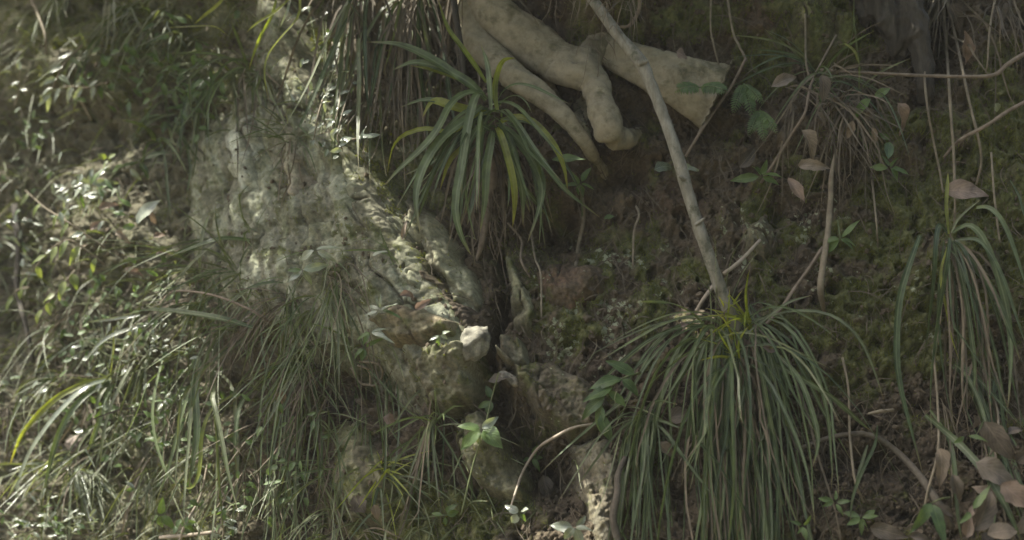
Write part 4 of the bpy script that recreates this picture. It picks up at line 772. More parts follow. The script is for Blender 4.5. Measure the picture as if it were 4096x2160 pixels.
#PART4
# ------------------------------------------------------------------ dead leaves
DL_ = [ # px,py,len,width,angle,mat,off,label
 (3868,756,178,86,3,'dead_pink',.10,'broad pinkish dead leaf hanging just above the right edge tuft'),
 (3247,562,118,58,-52,'dead_tan',.15,'tan oval dead leaf in the dry wiry tuft'),
 (3150,312,165,50,30,'dead_tan',.15,'long tan dead leaf caught at the left side of the dry wiry tuft'),
 (3622,470,140,50,-62,'dead_pink',.07,'narrow pointed pinkish dead leaf below the dark tree base'),
 (3872,196,165,55,-72,'dead_pink',.08,'long pinkish dead leaf hanging among the vines at the top right'),
 (3186,758,118,46,-55,'dead_pink',.15,'pinkish folded dead leaf beside the green rosette'),
 (3255,655,125,50,8,'dead_tan',.15,'ragged brown dead leaf under the dry wiry tuft'),
 (2665,658,120,50,22,'leaf_silver',.07,'silvery grey fallen leaf touching the pole from the left'),
 (2755,672,90,36,5,'leaf_silver',.05,'silvery leaf half hidden just right of the pole'),
 (2997,625,125,56,48,'dead_grey',.07,'dull grey leaf standing up right of the pole'),
 (2732,218,62,48,-20,'dead_pink',.15,'crumpled pinkish leaf scrap lying on the broken root'),
 (3992,432,48,34,-50,'leaf_silver',.06,'small pale round leaf near the right edge twig'),
 (3300,345,105,60,-80,'dead_grey',.15,'grey brown dead leaf in the heart of the dry wiry tuft'),
 (3830,70,140,60,-65,'dead_grey',.08,'grey curled dead leaf at the top between two vines'),
 (4010,60,120,50,-110,'dead_grey',.08,'grey dead leaf in the tangled grass at the top right corner'),
 (1122,1604,100,46,-100,'dead_tan',.11,'tan dead leaf hanging in the lower left grass'),
 (1459,1615,96,34,-24,'dead_grey',.08,'slim grey dead leaf in the dark hollow'),
 (1560,1684,64,50,-30,'dead_pink',.08,'small pinkish dead leaf right of the dark hollow'),
 (1437,2018,84,70,-50,'dead_grey',.07,'broad grey dead leaf low on the mossy boulder'),
 (1504,2052,68,38,-78,'dead_tan',.08,'small orange tan dead leaf at the bottom'),
 (1995,1512,100,44,20,'dead_grey',.08,'pale brown dead leaf over the crevice below the white stone'),
 (3995,1770,185,95,-58,'dead_grey',.10,'largest grey dead leaf at the top of the lower right heap'),
 (3998,1890,180,92,-24,'dead_grey',.115,'broad grey dead leaf in the middle of the lower right heap'),
 (3777,1868,145,58,-82,'dead_tan',.10,'tan curled dead leaf left of the lower right heap'),
 (3835,1958,120,52,-68,'dead_grey',.11,'narrow grey dead leaf below the tan curled one'),
 (3942,2045,160,90,62,'dead_grey',.12,'wide grey dead leaf behind the green lance leaf'),
 (3880,2085,120,52,80,'dead_pink',.12,'upright pinkish dead leaf at the bottom right'),
 (4070,1985,140,80,-40,'dead_pink',.12,'pinkish dead leaf at the right end of the heap'),
 (4020,2120,140,70,10,'dead_tan',.12,'tan dead leaf lying at the bottom right corner'),
 (2735,1657,125,76,15,'dead_grey',.06,'grey dead leaf behind the big hanging tuft'),
 (2668,1800,100,50,-40,'dead_tan',.06,'tan curled dead leaf low behind the big hanging tuft'),
 (2185,1950,110,60,-75,'dead_grey',.07,'grey pink dead leaf standing at the bottom of the crevice'),
 (3088,1395,80,34,-10,'dead_pink',.10,'small pale dead leaf on the right shoulder of the biggest tuft'),
 (2745,1295,50,28,25,'dead_pink',.11,'tiny pale dead leaf left of the pole foot in the biggest tuft'),
 (1640,1170,90,30,12,'dead_pink',.09,'reddish dead leaf at the foot of the sunlit ridge'),
 (1690,1215,75,34,35,'dead_pink',.10,'reddish curled dead leaf right of the ridge foot'),
 (1615,920,90,18,80,'dead_tan',.10,'thin upright tan leaf on the sunlit ridge'),
 (1055,1840,60,50,-40,'dead_grey',.06,'small grey dead leaf among grass at the bottom left'),
 (3560,2130,150,60,-12,'dead_grey',.05,'grey brown dead leaf flat on the soil at the bottom right'),
 (640,935,70,40,30,'dead_pink',.08,'pinkish dead leaf on the sunlit left ledge'),
]
for px, py, L, W, a, m, o, lab in DL_:
    leaf_px('dead_leaf', px, py, L*.95, W, a, m, None, max(.03, o-.004), random.uniform(.0, .7), random.uniform(.15, .8), lab, 'dead leaf', None, fold=random.uniform(.1, .9), lean=random.uniform(-.5, .5), wave=random.uniform(.03, .08), shape=random.uniform(.8, 1.3))
# smaller litter
for x, y, L, W, a, m, lab in [
 (3905,1700,90,40,-70,'dead_grey','small crumpled leaf left of the largest grey dead leaf'),(4070,1715,95,44,20,'dead_grey','crumpled leaf at the right edge above the heap'),
 (3945,1965,90,46,150,'dead_tan','crumpled tan leaf in the heart of the lower right heap'),(4085,1835,100,50,-120,'dead_grey','grey crumpled leaf at the right edge of the heap'),
 (3795,2045,85,40,-30,'dead_grey','small grey leaf between the two lance leaf plants'),(3960,2150,110,52,30,'dead_grey','grey crumpled leaf cut by the bottom edge under the heap'),
 (4090,2090,90,50,70,'dead_tan','curled tan leaf at the right edge, lowest of the heap'),(3690,2150,95,40,-10,'dead_grey','grey leaf on the bottom edge left of the lance leaves'),
 (3345,425,80,32,-60,'dead_grey','small shrivelled leaf high in the dry wiry tuft'),(3400,525,85,34,-100,'dead_tan','shrivelled tan leaf dangling in the middle of the dry wiry tuft'),
 (3290,475,70,26,-50,'dead_grey','shrivelled leaf just above the tan oval one'),(3470,470,80,30,-120,'dead_grey','shrivelled grey leaf on the right side of the dry wiry tuft'),
 (3195,430,75,28,-30,'dead_grey','shrivelled leaf under the long tan dead leaf'),(3120,560,80,36,-110,'dead_grey','shrivelled leaf left of the dry wiry tuft near the lower fern'),
 (3500,545,70,28,-80,'dead_tan','shrivelled tan leaf beside the dark hanging leaf pair'),
 (430,820,90,36,20,'dead_pink','pale dry leaf under the shiny leafed sprig'),(490,945,80,34,-30,'dead_tan','dry leaf below the large grey green leaf'),
 (380,900,70,30,40,'dead_pink','dry leaf on the left part of the sunlit ledge'),(665,1010,100,36,15,'dead_pink','long dry leaf at the right end of the sunlit ledge'),
 (610,870,70,32,-50,'dead_tan','dry leaf at the back of the sunlit ledge'),(325,985,80,34,60,'dead_tan','dry leaf beneath the upper drooping sprig'),(540,1085,90,36,-15,'dead_pink','dry leaf at the lower rim of the sunlit ledge')]:
    leaf_px('litter_leaf', x, y, L, W, a, m, None, .07, .4, .4, lab, 'dead leaf', None, fold=.5, lean=random.gauss(0, .4), wave=.06)

# ------------------------------------------------------------------ leafy plants
S = seedling
S('leafy_seedling', 2320, 735, [(5,75,34),(150,80,36),(205,95,34),(250,70,46),(290,70,36),(35,65,30)], 'dark leafy seedling right of the central tuft', 'leaf', [(2330,900,.02),(2328,820,.05),(2320,735,.07)], off=.07)
S('leafy_seedling', 2200, 640, [(8,150,42),(188,80,32)], 'long leaved seedling below the slender root', 'leaf', off=.11)
S('leafy_seedling', 2408, 878, [(10,50,32)], 'single round green leaf low on the soil right of the central tuft', 'leaf', off=.03)
S('leafy_seedling', 3045, 705, [(20,95,42),(160,80,36),(60,60,30),(200,100,40),(-25,70,34),(120,55,26)], 'bright green rosette right of the pole below the ferns', 'leaf_bright', off=.08)
S('leafy_seedling', 3560, 672, [(5,85,38),(175,80,40),(70,70,30),(-20,70,34),(120,50,26)], 'bright green rosette between the dry wiry tuft and the right tuft', 'leaf_bright', off=.07)
S('leafy_seedling', 3361, 955, [(185,80,38),(225,95,40),(45,95,30),(10,65,26),(-30,85,30)], 'star shaped green seedling against the woody stem', 'leaf_bright', [(3350,880,.05),(3361,955,.07)], off=.075)
S('leafy_seedling', 3490, 392, [(215,110,48),(20,80,40)], 'dark two leaved seedling on top of the dry wiry tuft', 'leaf', off=.10)
S('leafy_seedling', 3560, 560, [(250,95,56),(150,60,34)], 'dark green leaf pair hanging right of the dry wiry tuft', 'leaf', off=.08)
S('lance_leaf_plant', 3730, 2010, [(236,165,62),(-82,160,62)], 'pair of big green lance leaves at the bottom right', 'leaf', [(3800,1990,.08),(3765,1995,.10),(3730,2010,.11)], off=.12)
S('lance_leaf_plant', 3885, 2045, [(52,165,52),(230,70,34)], 'green lance leaf pointing up over the dead leaf heap', 'leaf', off=.14)
S('lance_leaf_plant', 3860, 1745, [(10,70,24),(190,55,20)], 'thin green leaves above the dead leaf heap', 'leaf_bright', off=.12)
S('leafy_seedling', 3445, 2070, [(30,60,24),(150,65,26),(-60,70,26),(250,75,28),(0,55,22),(205,60,24)], 'small green rosette low right, the largest of three', 'leaf_bright', off=.07)
S('leafy_seedling', 3340, 2010, [(20,50,24),(160,55,24),(-70,55,22),(230,50,22),(90,45,20)], 'small green rosette low right, the uppermost of three', 'leaf', off=.07)
S('leafy_seedling', 3212, 2105, [(60,50,22),(140,50,22),(-80,50,22),(250,45,20)], 'small green rosette low right, the one nearest the biggest tuft', 'leaf_bright', off=.09)
S('sunlit_leafy_plant', 1925, 1715, [(150,95,50),(185,105,44),(215,80,46),(-25,90,66),(-55,75,40),(20,80,40),(250,70,40)], 'leafy plant with pale sunlit leaves beside the crevice', 'leaf_silver', [(1845,2060,.06),(1895,1850,.09),(1935,1730,.11),(1960,1620,.11),(1995,1490,.09)], off=.12)
S('leafy_seedling', 1965, 1600, [(100,50,34),(260,60,40),(190,55,30)], 'dark small leaves on the stem above the sunlit plant', 'leaf', off=.10)
S('silver_leafy_plant', 2300, 2110, [(170,90,50),(10,85,40),(60,80,46),(230,75,40),(-60,70,36)], 'silvery leafed plant at the bottom below the crevice', 'leaf_silver', off=.09)
S('silver_leafy_plant', 2075, 2050, [(150,55,36),(30,60,40),(250,50,36),(-30,60,36)], 'small silvery plant at the bottom left of the crevice', 'leaf_silver', off=.08)
S('leafy_seedling', 2130, 1830, [(80,60,34),(200,50,30),(300,70,34),(20,55,30)], 'dark leafy seedling deep in the crevice', 'leaf', off=.06)
S('leafy_seedling', 1780, 2060, [(10,60,36),(170,65,36),(80,50,30),(250,50,30)], 'dark leafy seedling at the bottom centre', 'leaf', off=.06)
S('ivy_plant', 640, 2060, [(80,95,46),(-25,90,50),(205,80,44),(260,85,44)], 'four leaved dark plant near the bottom left', 'leaf', off=.09)
S('ivy_plant', 720, 2090, [(-40,70,40),(20,60,34),(250,60,34)], 'small dark plant right of the four leaved one', 'leaf', off=.08)
S('leafy_seedling', 900, 1760, [(30,75,30),(160,80,36),(70,70,26),(-20,50,26),(200,60,30)], 'silvery sprig among the lower left grass', 'leaf_silver', off=.10)
S('leafy_seedling', 650, 1600, [(20,60,20),(60,50,18),(170,50,20),(250,60,24),(-30,50,20)], 'tiny pale leafed sprig under the arching blades', 'leaf_silver', off=.10)
S('leafy_seedling', 430, 1640, [(20,80,50),(120,60,40),(200,60,30),(-60,70,40)], 'green leafy seedling behind the arching left blades', 'leaf_bright', off=.07)
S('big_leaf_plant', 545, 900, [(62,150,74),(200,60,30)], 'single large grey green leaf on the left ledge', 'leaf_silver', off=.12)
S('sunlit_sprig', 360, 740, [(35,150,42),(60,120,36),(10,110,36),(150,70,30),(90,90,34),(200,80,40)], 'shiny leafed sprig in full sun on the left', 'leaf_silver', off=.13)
S('yellow_leaf_sprig', 432, 640, [(60,60,40),(150,50,36),(250,50,24)], 'bright yellow green leaf at the left above the sunlit sprig', 'leaf_backlit', off=.13)
S('broad_grass_sprig', 560, 650, [(10,240,44),(190,130,30),(-30,120,40)], 'wide dark leaves reaching right above the left ledge', 'blade', off=.12)
S('pale_leaf_cluster', 1260, 1000, [(25,110,34),(200,90,34),(-40,90,30)], 'three slim grey leaves on the rock above the dense grass', 'leaf_silver', off=.12)
S('pale_leaf_cluster', 1210, 1080, [(20,120,40),(200,80,30),(230,80,34),(-60,70,30)], 'grey leafed cluster at the top of the dense grass', 'leaf_silver', off=.12)
S('pale_leaf_cluster', 1485, 1025, [(35,60,24)], 'single small pale leaf stuck on the rock ridge', 'leaf_silver', off=.10)
S('pale_leaf_cluster', 1520, 1240, [(20,80,20),(170,80,22),(80,70,18),(200,70,20),(-20,90,20),(120,60,18)], 'pale sprig of slim leaves at the ridge foot', 'leaf_silver', off=.10)
S('pale_leaf_cluster', 1480, 1330, [(30,80,22),(200,80,26),(250,60,26),(-30,70,24),(0,90,20)], 'pale drooping sprig above the rounded boulder', 'leaf_silver', off=.10)
S('pale_leaf_cluster', 1760, 1340, [(30,50,30),(200,60,26),(260,60,26),(-40,40,24)], 'little leafed sprig touching the white stone', 'leaf_silver', off=.09)
S('pale_leaf_cluster', 1460, 1390, [(35,100,28),(260,60,40),(200,60,24)], 'dark leaf pair left of the rounded boulder', 'leaf', off=.10)
def sprig(name, L, leaves, label, m, group=None, cat='plant', ms='vine', r=4.5):
    """a stem with leaves set along it; leaves (t along stem, angle, length, width)"""
    C = pxpts(L); t = thing(name, C[0], label, cat, group); A = np.array(L, float)
    V, F = tube_vf(C, np.linspace(r, r*.5, len(L))*K, 6, len(L)*5); mesh_obj('stem', V, F, M[ms], t)
    for f, a, ln, w in leaves:
        q = np.array([np.interp(f*(len(L)-1), np.arange(len(L)), A[:, k]) for k in range(3)])
        leaf_px('leaf', q[0], q[1], ln, w, a+random.gauss(0, 6), m, t, q[2]+.003, random.uniform(.4, 1.2), random.uniform(.15, .45), lean=random.uniform(-.5, .1), centred=False)
    return t
# pinnate plant with shining leaflets, far upper left
sprig('pinnate_plant', [(330,180,.09),(260,250,.12),(220,330,.13),(200,380,.12)], [(.15,190,85,28),(.4,190,85,28),(.6,195,85,28),(.8,200,85,28),(.25,-20,75,30),(.55,-25,75,30),(.9,235,95,30),(1,270,80,26)], 'pinnate plant with shining leaflets at the far upper left', 'leaf_silver')
sprig('pinnate_plant', [(420,330,.09),(350,350,.11),(290,345,.12),(240,350,.12)], [(.2,240,75,28),(.45,235,80,28),(.7,240,85,28),(.95,230,90,28),(.3,30,60,26),(.6,40,60,26)], 'low pinnate plant just right of the shining leaflets', 'leaf_silver')
sprig('pinnate_plant', [(60,420,.06),(75,360,.09),(80,280,.10)], [(.3,200,50,22),(.5,20,50,22),(.7,190,45,20),(1,100,50,22)], 'small shining leaved plant at the left edge', 'leaf_silver')
sprig('drooping_sprig', [(420,990,.10),(330,930,.13),(260,880,.14),(180,830,.14),(100,760,.12)], [(.95,240,70,26),(.8,235,65,26),(.6,240,60,24),(.45,230,75,28),(.3,225,60,24),(.55,60,50,22)], 'drooping sprig of backlit leaves on the left, upper one', 'leaf_backlit')
sprig('drooping_sprig', [(420,1060,.10),(330,990,.13),(270,960,.14),(200,1000,.14),(110,1110,.13)], [(.1,245,70,26),(.3,235,95,34),(.5,240,90,32),(.65,250,80,30),(.8,200,80,26),(1,230,80,30),(.9,300,60,30)], 'drooping sprig of backlit leaves on the left, lower one', 'leaf_backlit')
sprig('drooping_sprig', [(300,1080,.10),(260,1130,.12),(210,1190,.12),(170,1240,.10)], [(.1,300,80,44),(.3,240,90,40),(.6,200,70,34),(.8,290,60,36),(1,230,70,30)], 'drooping sprig of wide backlit leaves near the grey stem', 'leaf_backlit')
sprig('drooping_sprig', [(120,1150,.10),(70,1160,.11),(40,1200,.10)], [(.3,240,60,28),(.8,230,80,30),(1,260,60,26)], 'small backlit sprig at the left edge', 'leaf_backlit')
sprig('ridge_sprig', [(1330,170,.09),(1350,290,.11),(1360,400,.11),(1330,520,.10)], [(.1,30,45,20),(.25,205,50,22),(.35,25,50,22),(.5,200,55,22),(.6,30,50,20),(.75,210,50,22),(.9,205,50,20),(1,260,45,20)], 'sprig of small shining leaves along the top of the ridge', 'leaf_silver')
sprig('ridge_sprig', [(1420,300,.09),(1380,420,.11),(1350,540,.11),(1370,600,.09)], [(.1,20,45,18),(.3,200,48,20),(.45,30,48,20),(.6,210,50,20),(.8,20,60,22),(1,200,55,22)], 'second sprig of small shining leaves on the ridge, nearer the dry grass', 'leaf_silver')
sprig('ridge_sprig', [(1290,400,.09),(1270,470,.11),(1255,560,.10)], [(.1,25,42,18),(.4,205,45,20),(.7,210,45,20),(1,250,45,20)], 'short sprig of grey leaves left of the ridge top', 'leaf_silver')
sprig('ridge_sprig', [(1390,560,.09),(1420,555,.11),(1450,550,.11)], [(.2,200,60,22),(.6,25,70,22),(1,20,75,24),(.9,70,55,18)], 'shining leaf cluster at the bend of the ridge', 'leaf_silver')
sprig('top_sprig', [(1260,-20,.10),(1230,30,.12),(1190,60,.12)], [(.2,60,45,18),(.5,200,55,20),(.8,30,45,28),(1,195,55,16)], 'sprig with two bright white leaves at the top left', 'leaf_silver')
# glossy leaf clusters that sparkle in the sun
def cluster(name, px, py, n, rx, ry, label, m, L=(26, 48), W=(12, 20), off=.06, cat='plant'):
    c = P(px, py, off*.5); t = thing(name, c, label, cat)
    for i in range(n):
        x = px+random.gauss(0, rx); y = py+random.gauss(0, ry); o = random.uniform(.03, off*1.6)
        leaf_px('leaf', x, y, random.uniform(*L), random.uniform(*W), random.gauss(200, 60), m if random.random() < .75 else 'leaf', t, o, random.uniform(.3, 1.3), .25, lean=random.uniform(-.5, .1))
        if i % 3 == 0: tube('stem', [(px+(x-px)*.2, py+(y-py)*.2+20, .01), (x+4, y+8, o*.6), (x, y, o)], [3, 2.5, 2], M['stem'], t, 5, 7)
    return t
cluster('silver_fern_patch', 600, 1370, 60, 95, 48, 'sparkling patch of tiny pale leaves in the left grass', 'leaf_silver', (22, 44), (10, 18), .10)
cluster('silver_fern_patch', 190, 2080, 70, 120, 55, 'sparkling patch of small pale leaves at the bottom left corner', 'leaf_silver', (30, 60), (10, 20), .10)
cluster('silver_fern_patch', 900, 2110, 26, 40, 40, 'small pale leaf patch at the bottom left of centre', 'leaf_silver', (22, 40), (10, 18), .08)
cluster('creeping_plant', 560, 260, 60, 170, 90, 'creeping small leafed plant across the upper left slope', 'leaf', (40, 75), (20, 36), .08)
cluster('creeping_plant', 760, 420, 34, 90, 60, 'creeping plant just left of the palest rock, on the slope', 'leaf', (40, 70), (20, 34), .08)
cluster('creeping_plant', 130, 560, 24, 60, 110, 'creeping small leafed plant down the left edge', 'leaf', (30, 60), (14, 28), .07)
cluster('creeping_plant', 540, 1720, 36, 130, 90, 'low small leafed plant under the left arching blades', 'leaf', (30, 60), (18, 32), .07)
cluster('creeping_plant', 860, 1960, 34, 120, 80, 'low small leafed plant at the bottom left of the mossy boulder', 'leaf', (30, 55), (16, 28), .07)
cluster('creeping_plant', 520, 1180, 34, 150, 60, 'low leafed plant under the long stalk on the left', 'leaf_bright', (30, 60), (14, 26), .08)
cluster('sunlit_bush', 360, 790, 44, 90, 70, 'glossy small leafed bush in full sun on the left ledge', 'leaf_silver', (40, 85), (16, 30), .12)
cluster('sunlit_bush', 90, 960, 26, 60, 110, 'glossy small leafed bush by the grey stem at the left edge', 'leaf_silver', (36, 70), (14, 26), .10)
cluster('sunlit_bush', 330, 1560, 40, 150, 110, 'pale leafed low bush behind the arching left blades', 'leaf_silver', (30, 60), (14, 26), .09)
cluster('sunlit_bush', 1300, 330, 50, 70, 170, 'tiny leafed creeper climbing the top of the rock ridge', 'leaf_silver', (20, 44), (10, 18), .07)
cluster('creeping_plant', 300, 1330, 40, 150, 100, 'small leafed creeper below the drooping sprigs on the left', 'leaf', (30, 60), (16, 30), .09)
cluster('creeping_plant', 760, 1620, 40, 140, 110, 'small leafed creeper between the arching blades and the fine grass', 'leaf', (28, 55), (15, 28), .09)
cluster('creeping_plant', 1150, 1830, 30, 110, 90, 'small leafed creeper low in the left grass near the mossy boulder', 'leaf', (26, 50), (14, 26), .08)
# ferns
def fern(px, py, fronds, label, m='leaf', off=.09):
    c = P(px, py, off); t = thing('fern', c, label, 'fern')
    for a, L, droop in fronds:
        n = 15; V = []; F = []; U = []; k = 0; s = np.linspace(0, 1, n)
        L_ = [(px+L*si*math.cos(R(a)), py-L*si*math.sin(R(a))+droop*si*si*L, off+.03*math.sin(si*2.5)) for si in s]; C = pxpts(L_); T = nrmz(np.gradient(C, axis=0))
        Vt, Ft = tube_vf(C[::3], np.linspace(2.4, 1.0, len(C[::3]))*K, 5, 15); V.append(Vt); F += Ft; U.append(np.zeros_like(Vt)+.5); k = len(Vt)
        for i in range(1, n):
            for sg in (-1, 1):
                sd = np.cross(T[i], np.array([0, -1, .4]))*sg; ln = L*.34*math.sin(math.pi*(.18+.80*s[i]))**.8*K
                v, f, u = leaf_vf(C[i], sd+T[i]*.45+np.array([0, random.gauss(0, .15), -.2]), (random.gauss(0, .2), -1, .4), ln, ln*.34, .2, .1, nseg=5)
                V.append(v); F += [tuple(q+k) for q in f]; U.append(u); k += len(v)
        mesh_obj('frond', np.vstack(V), F, M[m], t, attrs={'buv': np.vstack(U)})
fern(2975, 335, [(-70,110,.3),(-115,100,.3),(-30,90,.4)], 'small fern in front of the broken root end, upper one')
fern(3040, 440, [(-80,100,.3),(-40,90,.4),(-120,90,.3)], 'small fern left of the dry wiry tuft, lower one')
fern(2800, 350, [(160,110,.5),(20,120,.5)], 'thin fern frond arching before the broken root', off=.17)
sprig('pinnate_plant', [(2560,1490,.06),(2480,1520,.09),(2420,1580,.10),(2400,1660,.09)], [(.1,150,120,44),(.3,185,130,46),(.5,195,130,46),(.7,200,120,46),(.85,250,110,50),(.3,-40,90,40),(.6,-30,90,40),(1,280,110,50)], 'broad pinnate plant half behind the left side of the biggest tuft', 'leaf', ms='stem')

# ------------------------------------------------------------------ loose matter nobody could count
def scatter_pts(n, dens):
    x = rng.random(n*3)*4500-200; y = rng.random(n*3)*2500-170; k = rng.random(n*3) < dens(x, y); return x[k][:n], y[k][:n]
def moss_stuff():
    x, y = scatter_pts(80000, lambda x, y: np.clip(lookup(FM, x, y), 0, 1)*.95+.03); p = Pf(x, y, -.001); n = basen(x, y)
    pp = np.vstack([a[c] for a, b, c in PATCH]); n = np.vstack([n]+[b[c] for a, b, c in PATCH]); p = np.vstack([p, pp])
    d = nrmz(n*.8+np.array([0, 0, .45])+rng.normal(size=p.shape)*.45); h = (rng.random(len(p))*.009+.004)[:, None]; s = nrmz(np.cross(d, rng.normal(size=p.shape)))*.0011
    V = np.stack([p-s, p+s, p+d*h], 1).reshape(-1, 3); F = np.arange(len(V)).reshape(-1, 3)
    o = mesh_obj('moss', V, F, M['moss'], smooth=False, attrs={'buv': np.tile([[.5,.5,0]], (len(V), 1))}); tag(o, 'short green moss covering the damp parts of the bank', 'moss', kind='stuff')
moss_stuff()
def crumbs():
    x, y = scatter_pts(24000, lambda x, y: np.clip(1-lookup(FM, x, y), .12, 1)*np.where(x > 1950, 1, .45)); p = np.vstack([Pf(x, y, .001)]+[a[~c]-np.array([0, .001, 0]) for a, b, c in PATCH]); x = p[:, 0]
    bm = bmesh.new(); bmesh.ops.create_icosphere(bm, subdivisions=1, radius=1); U = np.array([v.co[:] for v in bm.verts]); F0 = np.array([[v.index for v in f.verts] for f in bm.faces]); bm.free()
    r = .0013+.0046*rng.random(len(x))**3.0; V = p[:, None]+r[:, None, None]*(U[None]*(1+.35*rng.normal(size=(len(x), len(U), 1)))*(.7+.6*rng.random((len(x), 1, 3))))
    F = (F0[None]+(np.arange(len(x))*len(U))[:, None, None]).reshape(-1, 3)
    o = mesh_obj('soil_crumbs', V.reshape(-1, 3), F, M['crumb'], smooth=False); tag(o, 'loose brown soil crumbs lying on the bank', 'soil', kind='stuff')
crumbs()
def hairs():
    x, y = scatter_pts(3400, lambda x, y: np.where(x > 1900, .9, .8)); VV = []; FF = []; U = []; k = 0
    for a, b in zip(x, y):
        r = Pf(a, b, .004); L = random.uniform(.02, .11); n = 6; d = np.array([random.gauss(0, .5), -.2, random.gauss(-.5, .6)]); pts = [r]
        for i in range(n-1):
            d = nrmz(d+np.array([random.gauss(0, .35), random.gauss(0, .2), -.22])); q = pts[-1]+d*L/(n-1); q[1] = min(q[1], float(surf_y(q[None])[0])-.006); pts.append(q)
        v, f, u = strip(np.array(pts), random.uniform(2.2, 5.5)*K, rface(.6)); VV.append(v); FF.append(f+k); U.append(u); k += len(v)
    o = mesh_obj('rootlets_and_straws', np.vstack(VV), np.vstack(FF), M['blade_dry'], attrs={'buv': np.vstack(U)}); tag(o, 'fine dry straws and rootlets strewn over the bank', 'straw', kind='stuff')
hairs()
def sward():
    dens = lambda x, y: np.clip(.9*blob(x, y, 500, 150, 700, 260)+.7*blob(x, y, 900, 1500, 600, 500)+.9*blob(x, y, 200, 1300, 420, 900)+.5*blob(x, y, 1600, 2000, 500, 200), 0, 1)*.8
    x, y = scatter_pts(2600, dens); VV = []; FF = []; U = []; k = 0
    for a, b in zip(x, y):
        pts = grow(Pf(a, b, .0), (random.gauss(-.1, .6), -.5, random.uniform(-.1, 1)), random.uniform(.04, .16), 1.2, 7, .01, .04)
        v, f, u = strip(pts, random.uniform(4, 9)*K, rface(.7)); VV.append(v); FF.append(f+k); U.append(u); k += len(v)
    o = mesh_obj('short_grass', np.vstack(VV), np.vstack(FF), M['blade_far'], attrs={'buv': np.vstack(U)}); tag(o, 'short thin grass growing all over the left slope', 'grass', kind='stuff')
sward()

# ------------------------------------------------------------------ unseen tree overhead, its crown shaped to shade the bank and drop sun flecks
FLECK = [(x_+random.gauss(0, 10), y_, q_*1.5, q_*1.5) for (x_, y_), q_ in zip(cat_rom([(1190,40),(1245,200),(1310,370),(1365,520),(1430,640),(1510,770),(1580,890),(1655,1020),(1725,1150),(1790,1250)], 24), [26,32,28,22,26,28,22,16,20,12,18,8,18,22,12,22,10,20,14,20,10,16,12,12])]+[(1900,1370,46,46),(110,2080,130,90),(60,1880,60,90),(430,1420,90,60),(300,560,60,50),
  (200,270,170,130),(60,330,50,120),(350,710,130,90),(420,860,190,130),(110,900,80,60),(600,1370,170,90),(560,1080,150,60),(200,2060,230,120),(310,1750,60,60),(300,1900,120,60),(640,1600,60,60),(880,1740,60,50),(1890,1710,100,80),
  (1920,330,60,60),(1760,300,90,40),(1980,300,50,70),(1390,300,70,90),(430,640,50,50),(780,1890,50,70),(880,2110,70,60),(780,100,70,70),(1190,90,50,60),(2790,1290,24,20),(240,1640,90,50),(110,1850,50,120),(1640,930,30,40),(400,1400,90,50)]
SOLID = ('earth_bank', 'rock_outcrop', 'pale_rock', 'rock_ridge', 'rock_slab', 'mossy_rock', 'boulder', 'stone', 'leaf')
def canopy():
    n = 30000; x = rng.random(n)*6400-1300; y = rng.random(n)*4200-1300; t = 1.9+1.3*rng.random(n)
    b_ = P(x, y, .08); t = np.maximum(.6, (.88-b_[:, 2])/SUN[2])+1.0*rng.random(n); p = b_+SUN*t[:, None]; ok = rng.random(n) > .42*sst(700, 380, x)
    bpy.context.view_layer.update(); dg = bpy.context.evaluated_depsgraph_get(); nb = 0
    for cx, cy, rx, ry in FLECK:      # gaps cut in the leaves so that the sun reaches these places
        d = nrmz(np.array([(cx-2048)/4096*FW, 1, (1080-cy)/4096*FW])); o_ = Vector(CAM); hit = False
        for _ in range(14):      # past leaves and blades to what lies beneath
            hit, loc, _n, _i, ob, _m = scn.ray_cast(dg, o_, Vector(d))
            if not hit or ob.name.split('.')[0] in SOLID or (rx > 45 and cx < 1150): break
            o_ = loc+Vector(d)*.002
        if not hit: continue
        nb += scn.ray_cast(dg, loc+Vector(SUN)*.02, Vector(SUN))[0]
        w = p-np.array(loc); w = w-(w@SUN)[:, None]*SUN; ok &= np.linalg.norm(w, axis=1) > (rx+ry)*.5*K+(.028 if cx > 1340 and rx < 45 else .046)+.006*rng.random(n)
    print('FLECKS', len(FLECK), 'blocked', nb)
    p = p[ok]; n = len(p)
    nn = nrmz(SUN+rng.normal(size=(n, 3))*.55); a = nrmz(np.cross(nn, rng.normal(size=(n, 3)))); b = np.cross(nn, a); L = (.024+.014*rng.random(n))[:, None]
    V = np.stack([p-a*L, p-b*L*.55+nn*.004, p+a*L, p+b*L*.55+nn*.004], 1).reshape(-1, 3); F = np.arange(len(V)).reshape(-1, 4)
    t_ = thing('unseen_shade_tree', (-3.2, 1.6, 1.2), 'unseen leafy tree above the bank, its crown shaped to cast shade and sun flecks', 'tree')
    mesh_obj('crown', V, F, M['leaf'], t_, smooth=False, attrs={'buv': np.tile([[0,.5,0],[.5,0,0],[1,.5,0],[.5,1,0]], (n, 1))})
    tr = np.array([(-3.2,1.6,1.1),(-3.0,1.3,1.8),(-2.5,.9,2.5),(-1.8,.5,2.9),(-.8,.3,3.0)]); v, f = tube_vf(tr, [.13,.12,.09,.06,.03], 10, 30, .1); mesh_obj('trunk', v, f, M['trunk'], t_)
    for e in [(-1.4,-.1,2.4),(-1.2,.9,3.3),(-2.0,.1,2.2),(-.2,.2,2.5),(-.4,.5,3.4)]:
        s0 = tr[3]+(tr[2]-tr[3])*random.random(); v, f = tube_vf([s0, (s0+np.array(e))*.5+np.array([0,0,.1]), e], [.035,.022,.008], 7, 12, .1); mesh_obj('limb', v, f, M['trunk'], t_)
canopy()

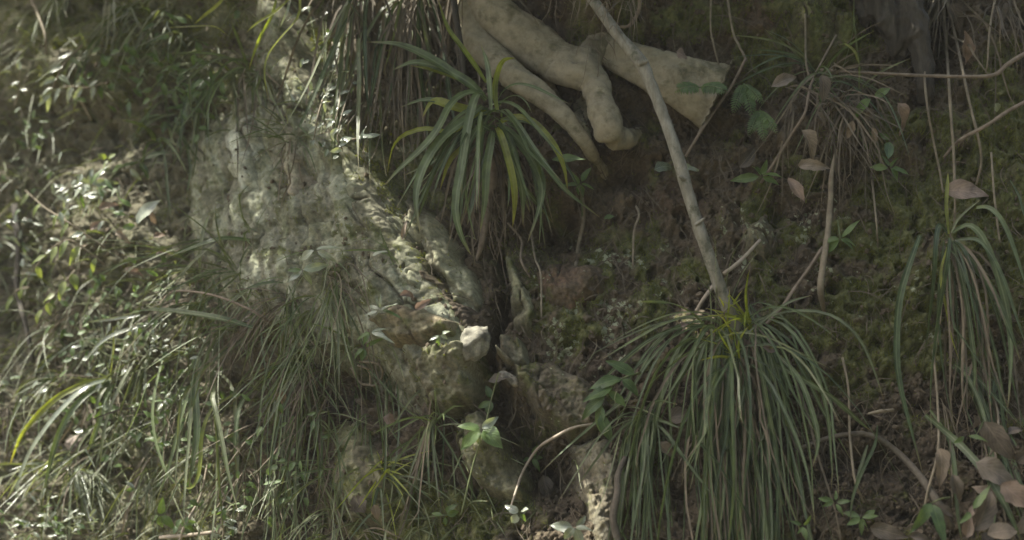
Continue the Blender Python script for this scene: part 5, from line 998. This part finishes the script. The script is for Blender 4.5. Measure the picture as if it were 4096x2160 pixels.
def tree_behind():      # unseen tree added behind the viewer to block sky and darken the bank's right side
    t_ = thing('sky_blocker_tree', (2.9, -5.2, -1.62), 'unseen leafy tree added behind the viewer to darken the right side', 'tree')
    k = 34000; u = nrmz(rng.normal(size=(k, 3)))*(rng.random((k, 1))**.4); q = np.array([2.6, -3.9, 1.7])+u*np.array([2.8, 2.6, 3.2]); q = q[(fbm(q[:, 0]+q[:, 1], q[:, 2], .9, 2, 3) > -.4) & (q[:, 2] > -1.4) & ((q[:, 1] < -3.05) | (q[:, 2] > .75+.22*(q[:, 1]+2.8)))]
    nn = nrmz(np.array([0, 0, .6])+rng.normal(size=q.shape)*.7); a = nrmz(np.cross(nn, rng.normal(size=q.shape))); b = np.cross(nn, a); L = (.05+.04*rng.random(len(q)))[:, None]
    V = np.stack([q-a*L, q-b*L*.5+nn*.006, q+a*L, q+b*L*.5+nn*.006], 1).reshape(-1, 3)
    mesh_obj('crown', V, np.arange(len(V)).reshape(-1, 4), M['leaf'], t_, smooth=False, attrs={'buv': np.tile([[0,.5,0],[.5,0,0],[1,.5,0],[.5,1,0]], (len(q), 1))})
    v, f = tube_vf([(2.9,-5.2,-1.65),(2.85,-5.1,-.4),(2.7,-5.0,.9),(2.8,-5.0,2.4)], [.14,.11,.08,.03], 10, 24, .1); mesh_obj('trunk', v, f, M['trunk'], t_)
    for e in [(1.2,-4.6,1.2),(4.2,-5.2,1.4),(2.2,-4.2,2.2),(3.5,-4.4,.3),(1.6,-5.6,.2)]:
        v, f = tube_vf([(2.75,-5.05,.4), (np.array([2.75,-5.05,.4])+np.array(e))*.5+np.array([0,0,.15]), e], [.05,.03,.01], 7, 12, .1); mesh_obj('limb', v, f, M['trunk'], t_)
tree_behind()

# ------------------------------------------------------------------ haze volume added as a veil to lift the dark tones
hm = bpy.data.materials.new('veil_haze'); hm.use_nodes = True; hn = hm.node_tree.nodes; hn.clear()
pv = hn.new('ShaderNodeVolumePrincipled'); pv.inputs['Color'].default_value = (.93, .96, .92, 1); pv.inputs['Density'].default_value = 0.0027; pv.inputs['Anisotropy'].default_value = .2
ho = hn.new('ShaderNodeOutputMaterial'); hm.node_tree.links.new(pv.outputs[0], ho.inputs['Volume'])
HX, HY0, HY1, HZ0, HZ1 = 66, -105, 26, -8, 9
hv = np.array([(x, y, z) for z in (HZ0, HZ1) for y in (HY0, HY1) for x in (-HX, HX)], float)
hz_ = mesh_obj('haze', hv, [(0,2,3,1),(4,5,7,6),(0,1,5,4),(2,6,7,3),(0,4,6,2),(1,3,7,5)], hm, smooth=False); hz_['kind'] = 'stuff'; hz_['label'] = 'thin haze added as a veil to lift the dark tones'
